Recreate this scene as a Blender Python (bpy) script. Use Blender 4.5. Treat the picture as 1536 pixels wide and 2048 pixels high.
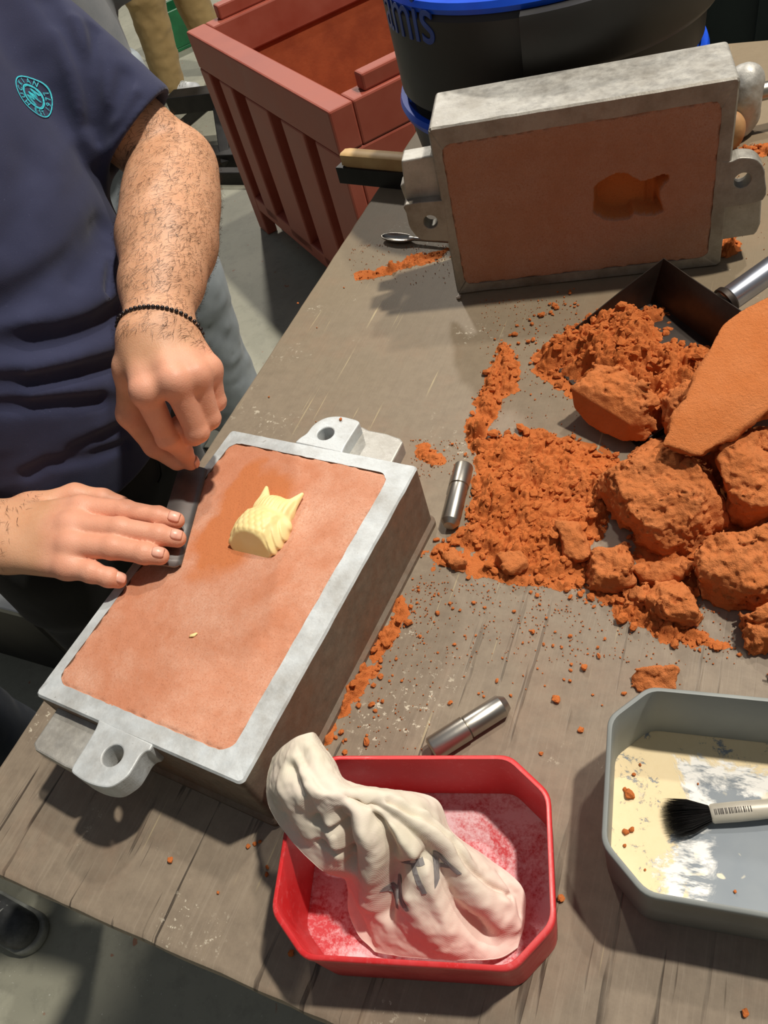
import bpy, bmesh, math, random
import numpy as np
from mathutils import Vector, Matrix

scene = bpy.context.scene
for o in list(bpy.data.objects):
    bpy.data.objects.remove(o)
COL = scene.collection
rnd = random.Random(7)

# ------------------------------------------------------------------ camera
FPX, CX, CY = 1570.0, 768.0, 1024.0            # focal length in pixels of the 1536x2048 frame
CAM = np.array([0.0, 0.0, 1.59])
TZ = 0.90                                       # bench top height
_d = np.array([1238 - CX, 2349 - CY, FPX]); _d /= np.linalg.norm(_d)
_up = -_d
_fw = np.array([0, 0, 1.0]); _Y = _fw - _up * (_fw @ _up); _Y /= np.linalg.norm(_Y)
_X = np.cross(_Y, _up)
ROT = np.array([_X, _Y, _up])
cam = bpy.data.cameras.new('camera')
cam.sensor_fit = 'VERTICAL'; cam.sensor_height = 36.0; cam.sensor_width = 27.0
cam.lens = FPX / 2048.0 * 36.0
cam.clip_start = 0.02; cam.clip_end = 60
camo = bpy.data.objects.new('camera', cam); COL.objects.link(camo)
mw = Matrix.Identity(4)
for i in range(3):
    mw[i][0] = ROT[i][0]; mw[i][1] = -ROT[i][1]; mw[i][2] = -ROT[i][2]; mw[i][3] = CAM[i]
camo.matrix_world = mw
scene.camera = camo

# ------------------------------------------------------------------ world, lamps, exposure
world = bpy.data.worlds.new('hall_ambient'); scene.world = world
world.use_nodes = True
bg = world.node_tree.nodes['Background']
bg.inputs[0].default_value = (0.62, 0.68, 0.80, 1); bg.inputs[1].default_value = 0.215


def lamp(name, loc, target, power, size, color):
    l = bpy.data.lights.new(name, 'AREA'); l.shape = 'DISK'; l.size = size; l.energy = power; l.color = color
    o = bpy.data.objects.new(name, l); COL.objects.link(o)
    o.location = loc
    o.rotation_euler = (Vector(target) - Vector(loc)).to_track_quat('-Z', 'Y').to_euler()
    return o


lamp('high_bay_lamp', (2.95, 0.70, 7.2), (0, 0.6, 0.9), 480, 0.30, (1.0, 0.93, 0.82))
lamp('high_bay_lamp', (3.40, 2.75, 7.2), (0, 0.6, 0.9), 180, 0.30, (1.0, 0.93, 0.84))
lamp('high_bay_lamp', (0.6, 9.5, 7.2), (-0.2, 5.0, 0.0), 420, 0.5, (1.0, 0.94, 0.85))  # extra lamp added to brighten the background

vs = scene.view_settings
vs.view_transform = 'Standard'; vs.look = 'None'; vs.gamma = 1.0; vs.exposure = 0.0
vs.use_curve_mapping = False


# ------------------------------------------------------------------ helpers: pixels to the place
def ray(px, py):
    return ROT @ np.array([px - CX, py - CY, FPX])


def P(px, py, z=TZ):
    r = ray(px, py); t = (z - CAM[2]) / r[2]
    return CAM + r * t


def pix(p):
    c = ROT.T @ (np.array(p) - CAM)
    return CX + FPX * c[0] / c[2], CY + FPX * c[1] / c[2]


def S(*c):
    """sRGB 0-255 -> linear rgba"""
    r = []
    for v in c[:3]:
        v /= 255.0
        r.append(v / 12.92 if v <= 0.04045 else ((v + 0.055) / 1.055) ** 2.4)
    return (*r, 1.0)


# ------------------------------------------------------------------ helpers: objects
def tag(o, label=None, cat=None, group=None, kind=None):
    if label: o['label'] = label
    if cat: o['category'] = cat
    if group: o['group'] = group
    if kind: o['kind'] = kind
    return o


WM = {}                                          # world matrices of parents


def empty(name, loc, rz=0.0, label=None, cat=None, group=None, kind=None):
    o = bpy.data.objects.new(name, None); COL.objects.link(o)
    o.location = loc; o.rotation_euler = (0, 0, rz); o.empty_display_size = 0.05
    WM[o.name] = Matrix.Translation(Vector(loc)) @ Matrix.Rotation(rz, 4, 'Z')
    return tag(o, label, cat, group, kind)


def mk(name, verts, faces, mat=None, parent=None, smooth=True, local=False, mats=None, midx=None):
    """one mesh object; verts in world space unless local"""
    V = np.asarray(verts, dtype=float).reshape(-1, 3)
    if parent is None:
        if not local:
            base = np.array([(V[:, 0].min() + V[:, 0].max()) / 2, (V[:, 1].min() + V[:, 1].max()) / 2, V[:, 2].min()])
        else:
            base = np.zeros(3)
        M = Matrix.Translation(Vector(base))
        V = V - base
        loc = base
    else:
        M = WM[parent.name]
        if not local:
            Mi = np.array(M.inverted())
            V = V @ Mi[:3, :3].T + Mi[:3, 3]
        loc = (0, 0, 0)
    me = bpy.data.meshes.new(name)
    if isinstance(faces, np.ndarray) and faces.ndim == 2:
        nf, k = faces.shape
        me.vertices.add(len(V)); me.vertices.foreach_set('co', V.ravel().astype(np.float32))
        me.loops.add(nf * k); me.loops.foreach_set('vertex_index', faces.ravel().astype(np.int32))
        me.polygons.add(nf)
        me.polygons.foreach_set('loop_start', np.arange(0, nf * k, k, dtype=np.int32))
        me.polygons.foreach_set('loop_total', np.full(nf, k, dtype=np.int32))
        me.update(calc_edges=True)
    else:
        me.from_pydata([tuple(v) for v in V], [], [tuple(f) for f in faces])
    if smooth:
        me.polygons.foreach_set('use_smooth', np.ones(len(me.polygons), dtype=bool))
    if mats:
        for m in mats: me.materials.append(m)
        if midx is not None: me.polygons.foreach_set('material_index', np.asarray(midx, dtype=np.int32))
    elif mat is not None:
        me.materials.append(mat)
    me.validate(); me.update()
    o = bpy.data.objects.new(name, me); COL.objects.link(o)
    if parent is not None:
        o.parent = parent; WM[o.name] = M
    else:
        o.location = loc; WM[o.name] = M
    return o


def mkbm(name, bm, mat, parent=None, smooth=False, local=False, autos=None):
    bmesh.ops.recalc_face_normals(bm, faces=bm.faces[:])
    bm.verts.ensure_lookup_table()
    V = [v.co[:] for v in bm.verts]
    bm.verts.index_update()
    F = [[v.index for v in f.verts] for f in bm.faces]
    bm.free()
    o = mk(name, V, F, mat, parent, smooth, local)
    if autos is not None:
        sm(o, autos)
    return o


def sm(o, ang=35):
    """smooth faces, sharp edges above an angle"""
    me = o.data
    me.polygons.foreach_set('use_smooth', np.ones(len(me.polygons), dtype=bool))
    try:
        me.set_sharp_from_angle(angle=math.radians(ang))
    except Exception:
        pass
    return o


def bevel_mod(o, w, seg=2, ang=40):
    m = o.modifiers.new('bevel', 'BEVEL'); m.width = w; m.segments = seg; m.limit_method = 'ANGLE'
    m.angle_limit = math.radians(ang); m.harden_normals = False
    return o


def prism_bm(poly, z0, z1, bm=None, top=None):
    """poly: list of (x,y) world; top: other outline at z1"""
    bm = bm or bmesh.new()
    top = top or poly
    a = [bm.verts.new((p[0], p[1], z0)) for p in poly]
    b = [bm.verts.new((p[0], p[1], z1)) for p in top]
    n = len(poly)
    bm.faces.new(b); bm.faces.new(a[::-1])
    for i in range(n):
        bm.faces.new((a[i], a[(i + 1) % n], b[(i + 1) % n], b[i]))
    return bm


def box_bm(c, s, R=None, bm=None):
    bm = bm or bmesh.new()
    R = R or Matrix.Identity(3)
    vs_ = []
    for k in range(8):
        v = Vector(((k & 1) - .5, ((k >> 1) & 1) - .5, ((k >> 2) & 1) - .5))
        v = Vector((v.x * s[0], v.y * s[1], v.z * s[2]))
        vs_.append(bm.verts.new(R @ v + Vector(c)))
    for f in ((0, 1, 3, 2), (4, 6, 7, 5), (0, 4, 5, 1), (2, 3, 7, 6), (0, 2, 6, 4), (1, 5, 7, 3)):
        bm.faces.new([vs_[i] for i in f])
    return bm


def lathe(profile, n=48, center=(0, 0, 0), axis=None, close=False):
    """profile [(r, h)] about +Z (or axis)"""
    V = []; F = []
    c = np.array(center, float)
    if axis is None:
        A = np.eye(3)
    else:
        w = np.array(axis, float); w /= np.linalg.norm(w)
        u = np.cross([0, 0, 1.0], w) if abs(w[2]) < .95 else np.cross([1.0, 0, 0], w)
        u /= np.linalg.norm(u); v = np.cross(w, u)
        A = np.array([u, v, w]).T
    m = len(profile)
    for r, h in profile:
        for k in range(n):
            a = 2 * math.pi * k / n
            V.append(c + A @ np.array([r * math.cos(a), r * math.sin(a), h]))
    for i in range(m - 1):
        for k in range(n):
            k2 = (k + 1) % n
            F.append((i * n + k, i * n + k2, (i + 1) * n + k2, (i + 1) * n + k))
    if close:
        for k in range(n):
            k2 = (k + 1) % n
            F.append(((m - 1) * n + k, (m - 1) * n + k2, k2, k))
    else:
        F.append(tuple(range(n))[::-1]); F.append(tuple(range((m - 1) * n, m * n)))
    return V, F


def tube(pts, rads, n=10, caps=True):
    pts = [np.array(p, float) for p in pts]
    if not hasattr(rads, '__len__'): rads = [rads] * len(pts)
    V = []; F = []
    prev = None
    for i, p in enumerate(pts):
        t = pts[min(i + 1, len(pts) - 1)] - pts[max(i - 1, 0)]; t /= np.linalg.norm(t) + 1e-12
        if prev is None:
            u = np.cross(t, [0, 0, 1.0])
            if np.linalg.norm(u) < .1: u = np.cross(t, [1.0, 0, 0])
        else:
            u = prev - t * (prev @ t)
        u /= np.linalg.norm(u); prev = u; v = np.cross(t, u)
        for k in range(n):
            a = 2 * math.pi * k / n
            V.append(p + rads[i] * (math.cos(a) * u + math.sin(a) * v))
    for i in range(len(pts) - 1):
        for k in range(n):
            k2 = (k + 1) % n
            F.append((i * n + k, i * n + k2, (i + 1) * n + k2, (i + 1) * n + k))
    if caps:
        F.append(tuple(range(n))[::-1]); F.append(tuple(range((len(pts) - 1) * n, len(pts) * n)))
    return V, F


def spline(pts, n=8, closed=False):
    pts = [np.array(p, float) for p in pts]
    out = []
    m = len(pts)
    rng = range(m if closed else m - 1)
    for i in rng:
        if closed:
            p0, p1, p2, p3 = pts[(i - 1) % m], pts[i], pts[(i + 1) % m], pts[(i + 2) % m]
        else:
            p0, p1, p2, p3 = pts[max(i - 1, 0)], pts[i], pts[i + 1], pts[min(i + 2, m - 1)]
        for k in range(n):
            t = k / n
            out.append(.5 * ((2 * p1) + (-p0 + p2) * t + (2 * p0 - 5 * p1 + 4 * p2 - p3) * t * t + (-p0 + 3 * p1 - 3 * p2 + p3) * t ** 3))
    if not closed: out.append(pts[-1])
    return out


# ------------------------------------------------------------------ helpers: noise, signed distance fields, surface nets
def _h(ix, iy, iz, seed):
    n = (ix * 374761393 + iy * 668265263 + iz * 2147483647 + seed * 974634777) & 0xffffffff
    n = ((n ^ (n >> 13)) * 1274126177) & 0xffffffff
    n = n ^ (n >> 16)
    return (n & 0xffff).astype(np.float32) / 65535.0


def vnoise(p, seed=0):
    """value noise in 0..1, p (N,3)"""
    i = np.floor(p).astype(np.int64); f = (p - i).astype(np.float32)
    f = f * f * (3 - 2 * f)
    x, y, z = i[:, 0], i[:, 1], i[:, 2]
    r = 0
    for dx in (0, 1):
        wx = f[:, 0] if dx else 1 - f[:, 0]
        for dy in (0, 1):
            wy = f[:, 1] if dy else 1 - f[:, 1]
            for dz in (0, 1):
                wz = f[:, 2] if dz else 1 - f[:, 2]
                r = r + wx * wy * wz * _h(x + dx, y + dy, z + dz, seed)
    return r


def fbm(p, scale, oct=3, seed=0, gain=.5):
    r = 0; a = 1; t = 0
    for k in range(oct):
        r = r + a * (vnoise(p * (scale * 2 ** k), seed + k) - .5); t += a; a *= gain
    return r / t


def smin(a, b, k):
    h = np.maximum(k - np.abs(a - b), 0) / k
    return np.minimum(a, b) - h * h * k * .25


def smax(a, b, k):
    return -smin(-a, -b, k)


def cap(p, a, b, ra, rb):
    a = np.asarray(a, float); b = np.asarray(b, float)
    ba = b - a; pa = p - a
    t = np.clip(pa @ ba / (ba @ ba + 1e-12), 0, 1)
    return np.linalg.norm(pa - t[:, None] * ba, axis=1) - (ra + (rb - ra) * t)


def chain(p, pts, k=.004):
    """pts: [(xyz, r)]"""
    d = None
    for (a, ra), (b, rb) in zip(pts[:-1], pts[1:]):
        e = cap(p, a, b, ra, rb)
        d = e if d is None else smin(d, e, k)
    return d


def ell(p, c, r, A=None):
    q = p - np.asarray(c, float)
    if A is not None: q = q @ np.asarray(A).T          # rows of A are axes
    r = np.asarray(r, float)
    k0 = np.linalg.norm(q / r, axis=1); k1 = np.linalg.norm(q / (r * r), axis=1) + 1e-9
    return k0 * (k0 - 1) / k1


def snet(fn, lo, hi, h, B=8):
    """naive surface nets of fn (N,3)->(N) on a grid, refined only near the surface"""
    lo = np.asarray(lo, float); hi = np.asarray(hi, float)
    nb = np.ceil((hi - lo) / (h * B)).astype(int)
    n = nb * B
    bi = np.stack(np.meshgrid(*[np.arange(k) for k in nb], indexing='ij'), -1).reshape(-1, 3)
    ctr = lo + (bi + .5 - .5 / B) * (B * h)
    dc = fn(ctr)
    G = np.broadcast_to(np.sign(dc).astype(np.float32)[:, None], (len(dc), B ** 3)).copy()
    act = np.where(np.abs(dc) < B * h * 0.87 * 1.35 + 2 * h)[0]
    loc = np.stack(np.meshgrid(*[np.arange(B)] * 3, indexing='ij'), -1).reshape(-1, 3)
    CH = max(1, 400000 // B ** 3)
    for s in range(0, len(act), CH):
        ids = act[s:s + CH]
        pts = lo + (bi[ids][:, None, :] * B + loc[None]) * h
        G[ids] = fn(pts.reshape(-1, 3)).astype(np.float32).reshape(len(ids), -1)
    G = G.reshape(nb[0], nb[1], nb[2], B, B, B).transpose(0, 3, 1, 4, 2, 5).reshape(n)
    ins = G < 0
    c8 = [(a, b, c) for a in (0, 1) for b in (0, 1) for c in (0, 1)]
    cnt = np.zeros(n - 1, dtype=np.int8)
    for a, b, c in c8:
        cnt += ins[a:n[0] - 1 + a, b:n[1] - 1 + b, c:n[2] - 1 + c]
    cell = np.argwhere((cnt > 0) & (cnt < 8))
    if len(cell) == 0: return np.zeros((0, 3)), np.zeros((0, 4), int)
    idx = -np.ones(n - 1, dtype=np.int64); idx[tuple(cell.T)] = np.arange(len(cell))
    acc = np.zeros((len(cell), 3)); num = np.zeros(len(cell))
    vals = {c: G[cell[:, 0] + c[0], cell[:, 1] + c[1], cell[:, 2] + c[2]] for c in c8}
    for c in c8:
        for ax in range(3):
            if c[ax]: continue
            e = list(c); e[ax] = 1; e = tuple(e)
            v0, v1 = vals[c], vals[e]
            m = (v0 < 0) != (v1 < 0)
            t = np.where(m, v0 / (v0 - v1 + 1e-20), 0)
            pnt = np.tile(np.array(c, float), (len(cell), 1)); pnt[:, ax] += t
            acc += pnt * m[:, None]; num += m
    V = lo + (cell + acc / num[:, None]) * h
    F = []
    for ax in range(3):
        s0 = [slice(None)] * 3; s1 = [slice(None)] * 3
        s0[ax] = slice(0, n[ax] - 1); s1[ax] = slice(1, n[ax])
        A0, A1 = ins[tuple(s0)], ins[tuple(s1)]
        for flip in (0, 1):
            e = np.argwhere((A0 & ~A1) if not flip else (~A0 & A1))
            o1, o2 = [(1, 2), (2, 0), (0, 1)][ax]
            ok = (e[:, o1] > 0) & (e[:, o2] > 0) & (e[:, o1] < n[o1] - 1) & (e[:, o2] < n[o2] - 1)
            e = e[ok]
            q = []
            for da, db in ((0, 0), (-1, 0), (-1, -1), (0, -1)):
                k = e.copy(); k[:, o1] += da; k[:, o2] += db
                q.append(idx[tuple(k.T)])
            q = np.stack(q, 1)
            if flip: q = q[:, ::-1]
            F.append(q)
    F = np.concatenate(F)
    F = F[(F >= 0).all(1)]
    return V, F


def smooth_mesh(V, F, it=2, lam=.5):
    E = np.concatenate([F[:, [i, (i + 1) % F.shape[1]]] for i in range(F.shape[1])])
    for _ in range(it):
        s = np.zeros_like(V); c = np.zeros(len(V))
        np.add.at(s, E[:, 0], V[E[:, 1]]); np.add.at(s, E[:, 1], V[E[:, 0]])
        np.add.at(c, E[:, 0], 1); np.add.at(c, E[:, 1], 1)
        V = V + lam * (s / c[:, None] - V)
    return V


# ------------------------------------------------------------------ helpers: materials
def nt(name):
    m = bpy.data.materials.new(name); m.use_nodes = True
    t = m.node_tree; b = t.nodes['Principled BSDF']
    return m, t, b


def N(t, typ, **kw):
    n = t.nodes.new(typ)
    for k, v in kw.items():
        if k in n.inputs: n.inputs[k].default_value = v
        else: setattr(n, k, v)
    return n


def coords(t, scale=(1, 1, 1), rot=(0, 0, 0), loc=(0, 0, 0), kind='Object'):
    tc = t.nodes.new('ShaderNodeTexCoord'); mp = t.nodes.new('ShaderNodeMapping')
    mp.inputs['Scale'].default_value = scale; mp.inputs['Rotation'].default_value = rot; mp.inputs['Location'].default_value = loc
    t.links.new(tc.outputs[kind], mp.inputs[0])
    return mp.outputs[0]


def noise(t, vec, scale, detail=4, rough=.55, dist=0.0):
    n = t.nodes.new('ShaderNodeTexNoise'); n.inputs['Scale'].default_value = scale
    n.inputs['Detail'].default_value = detail; n.inputs['Roughness'].default_value = rough; n.inputs['Distortion'].default_value = dist
    t.links.new(vec, n.inputs['Vector'])
    return n.outputs[0]


def ramp(t, fac, stops, interp='LINEAR'):
    r = t.nodes.new('ShaderNodeValToRGB'); r.color_ramp.interpolation = interp
    els = r.color_ramp.elements
    while len(els) < len(stops): els.new(.5)
    for e, (p, c) in zip(els, stops):
        e.position = p
        e.color = c if hasattr(c, '__len__') else (c, c, c, 1)
    t.links.new(fac, r.inputs[0])
    return r.outputs[0]


def mix(t, fac, a, b, mode='MIX'):
    n = t.nodes.new('ShaderNodeMix'); n.data_type = 'RGBA'; n.blend_type = mode
    for sock, v in ((n.inputs[0], fac), (n.inputs[6], a), (n.inputs[7], b)):
        if isinstance(v, (int, float)): sock.default_value = v
        elif isinstance(v, tuple): sock.default_value = v
        else: t.links.new(v, sock)
    return n.outputs[2]


def math_n(t, op, a, b=0.0, clamp=False):
    n = t.nodes.new('ShaderNodeMath'); n.operation = op; n.use_clamp = clamp
    for s, v in ((n.inputs[0], a), (n.inputs[1], b)):
        if isinstance(v, (int, float)): s.default_value = v
        else: t.links.new(v, s)
    return n.outputs[0]


def bump(t, b, height, strength=.5, dist=.002, prev=None):
    n = t.nodes.new('ShaderNodeBump'); n.inputs['Strength'].default_value = strength; n.inputs['Distance'].default_value = dist
    t.links.new(height, n.inputs['Height'])
    if prev is not None: t.links.new(prev, n.inputs['Normal'])
    t.links.new(n.outputs[0], b.inputs['Normal'])
    return n.outputs[0]


def simple(name, c1, c2=None, scale=30, rough=.6, metal=0.0, bmp=0.0, bscale=120, bdist=.001, rough2=None, detail=4, spec=.5, sss=0.0):
    """two-tone noise material with fine relief"""
    m, t, b = nt(name)
    v = coords(t)
    c2 = c2 or c1
    f = noise(t, v, scale, detail)
    f2 = ramp(t, f, [(.35, 0.0), (.65, 1.0)])
    t.links.new(mix(t, f2, c1, c2), b.inputs['Base Color'])
    b.inputs['Metallic'].default_value = metal; b.inputs['Specular IOR Level'].default_value = spec
    if rough2 is not None:
        t.links.new(ramp(t, f, [(.3, rough), (.7, rough2)]), b.inputs['Roughness'])
    else:
        b.inputs['Roughness'].default_value = rough
    if bmp: bump(t, b, noise(t, v, bscale, 5, .6), bmp, bdist)
    if sss:
        b.inputs['Subsurface Weight'].default_value = sss
        b.inputs['Subsurface Radius'].default_value = (.01, .004, .002); b.inputs['Subsurface Scale'].default_value = .6
    return m

# ================================================================== materials
def m_bench():
    m, t, b = nt('bench_paint')
    v = coords(t)
    big = noise(t, v, 2.2, 5, .6)
    fine = noise(t, v, 60, 6, .7)
    c = mix(t, ramp(t, big, [(.3, 0), (.7, 1)]), S(136, 123, 107), S(151, 136, 117))
    c = mix(t, math_n(t, 'MULTIPLY', ramp(t, fine, [(.4, 0), (.75, 1)]), .45), c, S(100, 88, 76))
    # bare, yellowish rubbed paint further back on the bench
    far = coords(t, (1, 1, 1))
    sx = N(t, 'ShaderNodeSeparateXYZ'); t.links.new(far, sx.inputs[0])
    wob = math_n(t, 'ADD', sx.outputs[1], math_n(t, 'MULTIPLY', noise(t, v, 5, 4), .5))
    fm = ramp(t, math_n(t, 'MULTIPLY', wob, .6), [(.42, 0), (.75, 1)])
    c = mix(t, math_n(t, 'MULTIPLY', fm, .7), c, S(130, 115, 90))
    # cracks of the plywood grain, along the bench's depth, near its front edge
    g = coords(t, (95, 4.5, 20))
    gn = noise(t, g, 1.0, 3, .6, .3)
    cr = ramp(t, gn, [(.36, 1), (.395, 0)])
    g2 = coords(t, (40, 7, 10), loc=(3, 1, 0))
    cr = math_n(t, 'MULTIPLY', cr, ramp(t, noise(t, g2, 1.0, 3), [(.42, 0), (.56, 1)]))
    nearm = ramp(t, wob, [(.35, 1), (.78, 0)])
    crk = math_n(t, 'MULTIPLY', cr, nearm)
    c = mix(t, math_n(t, 'MULTIPLY', crk, .8), c, S(46, 38, 32))
    streak = ramp(t, noise(t, coords(t, (260, 9, 50), loc=(7, 3, 1)), 1.0, 4, .7), [(.5, 0), (.72, 1)])
    c = mix(t, math_n(t, 'MULTIPLY', math_n(t, 'MULTIPLY', streak, nearm), .26), c, S(178, 164, 146))
    # pale scratches in two directions
    for i, (sc, rz, a) in enumerate((((190, 3.2, 30), .55, .6), ((210, 4.0, 30), -.75, .45), ((230, 5.0, 30), 1.35, .5))):
        s = ramp(t, noise(t, coords(t, sc, (0, 0, rz), (i * 5.1, 2, 0)), 1.0, 2, .5, .2), [(.705, 0), (.735, 1)])
        msk = ramp(t, noise(t, coords(t, (9, 9, 9), loc=(i * 3, 0, 0)), 1.0, 3), [(.47, 0), (.6, 1)])
        c = mix(t, math_n(t, 'MULTIPLY', math_n(t, 'MULTIPLY', s, msk), a), c, S(196, 180, 140))
    # chips down to the white primer
    w = math_n(t, 'MULTIPLY', ramp(t, noise(t, v, 130, 4, .75), [(.585, 0), (.62, 1)]),
               ramp(t, noise(t, coords(t, (1, 1, 1), loc=(4, 9, 0)), 9, 3, .6), [(.585, 0), (.66, 1)]))
    c = mix(t, math_n(t, 'MULTIPLY', w, .85), c, S(214, 205, 184))
    # dust of the moulding sand
    dm = ramp(t, noise(t, coords(t, (1, 1, 1), loc=(1.7, .4, 0)), 7, 6, .7), [(.52, 0), (.78, 1)])
    c = mix(t, math_n(t, 'MULTIPLY', dm, .16), c, S(176, 118, 84))
    t.links.new(c, b.inputs['Base Color'])
    b.inputs['Roughness'].default_value = .55
    b.inputs['Specular IOR Level'].default_value = .35
    hgt = math_n(t, 'SUBTRACT', math_n(t, 'ADD', math_n(t, 'MULTIPLY', fine, .3), math_n(t, 'MULTIPLY', streak, .15)), crk)
    bump(t, b, hgt, .5, .0012)
    return m


def m_concrete():
    m, t, b = nt('concrete')
    v = coords(t)
    f = noise(t, v, 1.6, 6, .65); f2 = noise(t, v, 22, 5, .7); f3 = noise(t, v, 150, 2)
    c = mix(t, ramp(t, f, [(.3, 0), (.7, 1)]), S(138, 138, 122), S(166, 164, 146))
    c = mix(t, ramp(t, f2, [(.5, 0), (.8, .5)]), c, S(112, 112, 100))
    c = mix(t, ramp(t, f3, [(.70, 0), (.74, .8)]), c, S(205, 205, 195))
    sp = math_n(t, 'MULTIPLY', ramp(t, noise(t, coords(t, (1, 1, 1), loc=(2, 7, 0)), 26, 2), [(.70, 0), (.73, 1)]), .7)
    c = mix(t, sp, c, S(150, 84, 50))
    t.links.new(c, b.inputs['Base Color']); b.inputs['Roughness'].default_value = .6
    bump(t, b, f2, .2, .002)
    return m


def m_sandpack(name, owl=None, dark=False):
    """rammed sand face, dusted with pale parting powder; owl: (x,y) local where the powder is brushed away"""
    m, t, b = nt(name)
    v = coords(t)
    a = noise(t, v, 9, 5, .65, .3); g = noise(t, v, 900, 2, .6); md = noise(t, v, 60, 5, .7)
    base = mix(t, ramp(t, md, [(.3, 0), (.7, 1)]), S(188, 122, 90), S(200, 136, 106))
    if dark: base = mix(t, ramp(t, md, [(.3, 0), (.7, 1)]), S(160, 106, 76), S(174, 122, 92))
    pw = ramp(t, a, [(.40, .05), (.68, .75)] if not dark else [(.30, .25), (.7, .85)])
    pw = math_n(t, 'MULTIPLY', pw, ramp(t, noise(t, v, 420, 3, .8), [(.3, .35), (.62, 1)]))
    if owl:
        sx = N(t, 'ShaderNodeSeparateXYZ'); t.links.new(v, sx.inputs[0])
        wx = math_n(t, 'MULTIPLY', math_n(t, 'SUBTRACT', noise(t, v, 22, 3), .5), .05)
        res = None
        for (x0, y0, rx, ry) in owl:
            dx = math_n(t, 'DIVIDE', math_n(t, 'ADD', math_n(t, 'SUBTRACT', sx.outputs[0], x0), wx), rx)
            dy = math_n(t, 'DIVIDE', math_n(t, 'SUBTRACT', math_n(t, 'SUBTRACT', sx.outputs[1], y0), wx), ry)
            d = math_n(t, 'ADD', math_n(t, 'MULTIPLY', dx, dx), math_n(t, 'MULTIPLY', dy, dy))
            k = ramp(t, d, [(.55, 1), (1.0, 0)])
            res = k if res is None else math_n(t, 'MAXIMUM', res, k)
        base = mix(t, res, base, S(194, 120, 78))
        pw = math_n(t, 'MULTIPLY', pw, math_n(t, 'SUBTRACT', 1.0, res))
    c = mix(t, pw, base, S(224, 186, 164) if not dark else S(184, 150, 132))
    if dark:
        at = N(t, 'ShaderNodeAttribute'); at.attribute_name = 'hollow'
        c = mix(t, at.outputs['Fac'], c, S(192, 122, 70))
    c = mix(t, ramp(t, noise(t, v, 480, 3, .7), [(.54, 0), (.72, .5)]), c, S(150, 84, 54))
    t.links.new(c, b.inputs['Base Color']); b.inputs['Roughness'].default_value = .95; b.inputs['Specular IOR Level'].default_value = .1
    bump(t, b, math_n(t, 'ADD', noise(t, v, 480, 3, .7), md), .45, .0010)
    return m


def m_sand(name, c1, c2, c3, bs=.9, k=1.0):
    m, t, b = nt(name)
    v = coords(t, (k, k, k))
    a = noise(t, v, 28, 6, .7); g = noise(t, v, 700, 3, .7); h = noise(t, v, 230, 5, .75)
    c = mix(t, ramp(t, a, [(.3, 0), (.7, 1)]), c1, c2)
    c = mix(t, ramp(t, h, [(.55, 0), (.8, .6)]), c, c3)
    t.links.new(c, b.inputs['Base Color']); b.inputs['Roughness'].default_value = 1.0; b.inputs['Specular IOR Level'].default_value = .05
    bump(t, b, math_n(t, 'ADD', math_n(t, 'MULTIPLY', g, .4), h), bs, .0026 / k)
    return m


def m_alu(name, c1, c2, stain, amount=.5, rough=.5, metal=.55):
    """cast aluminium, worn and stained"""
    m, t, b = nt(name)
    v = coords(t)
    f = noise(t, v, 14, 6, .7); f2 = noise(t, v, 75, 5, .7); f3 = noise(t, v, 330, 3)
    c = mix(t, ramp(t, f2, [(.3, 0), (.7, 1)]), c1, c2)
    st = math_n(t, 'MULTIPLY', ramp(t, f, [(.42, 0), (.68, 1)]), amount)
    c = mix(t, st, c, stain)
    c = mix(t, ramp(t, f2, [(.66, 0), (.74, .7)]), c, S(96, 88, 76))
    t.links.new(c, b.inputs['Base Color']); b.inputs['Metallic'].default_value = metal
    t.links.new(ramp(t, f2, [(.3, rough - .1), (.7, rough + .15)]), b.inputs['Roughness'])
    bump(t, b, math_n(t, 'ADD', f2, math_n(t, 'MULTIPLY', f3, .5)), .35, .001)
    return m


MAT = {}
MAT['bench'] = m_bench()
MAT['concrete'] = m_concrete()
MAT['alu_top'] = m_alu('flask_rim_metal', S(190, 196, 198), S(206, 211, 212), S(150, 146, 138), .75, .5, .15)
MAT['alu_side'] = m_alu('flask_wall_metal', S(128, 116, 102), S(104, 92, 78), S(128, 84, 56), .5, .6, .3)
MAT['alu_cast'] = m_alu('flask_cast_metal', S(168, 166, 160), S(190, 188, 180), S(126, 118, 106), .6, .5, .4)
MAT['steel'] = simple('turned_steel', S(176, 172, 164), S(150, 144, 134), 18, .28, .95, .1, 200, .0004, .4)
MAT['blade'] = simple('blade_steel', S(128, 126, 124), S(104, 102, 100), 25, .34, .85, .08, 200, .0003, .5)
MAT['pan'] = simple('pan_sheet_steel', S(74, 66, 60), S(48, 42, 38), 16, .42, .7, .1, 90, .001, .6)
MAT['owl'] = simple('cream_resin', S(247, 220, 150), S(252, 230, 168), 40, .5, 0, .08, 300, .0004, sss=.05)
MAT['sandpack'] = m_sandpack('rammed_sand_powdered', [(0.063, .034, .085, .05), (.10, .058, .055, .022)])
MAT['sandpack2'] = m_sandpack('rammed_sand_cope', None, True)
MAT['sand'] = m_sand('loose_moulding_sand', S(192, 106, 54), S(204, 120, 68), S(166, 82, 38))
MAT['sandcrumb'] = m_sand('crumb_moulding_sand', S(194, 108, 56), S(204, 122, 70), S(172, 88, 42), .4, .004)
MAT['sandslab'] = m_sand('clod_moulding_sand', S(199, 116, 64), S(209, 130, 80), S(178, 94, 48), 1.0)
MAT['redbin'] = simple('brick_red_plastic', S(150, 68, 50), S(162, 84, 66), 7, .5, 0, .12, 60, .001, .62)
MAT['bindirt'] = simple('bin_inner_sand_coating', S(150, 68, 34), S(172, 84, 44), 10, .85, 0, .4, 60, .002)
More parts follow.
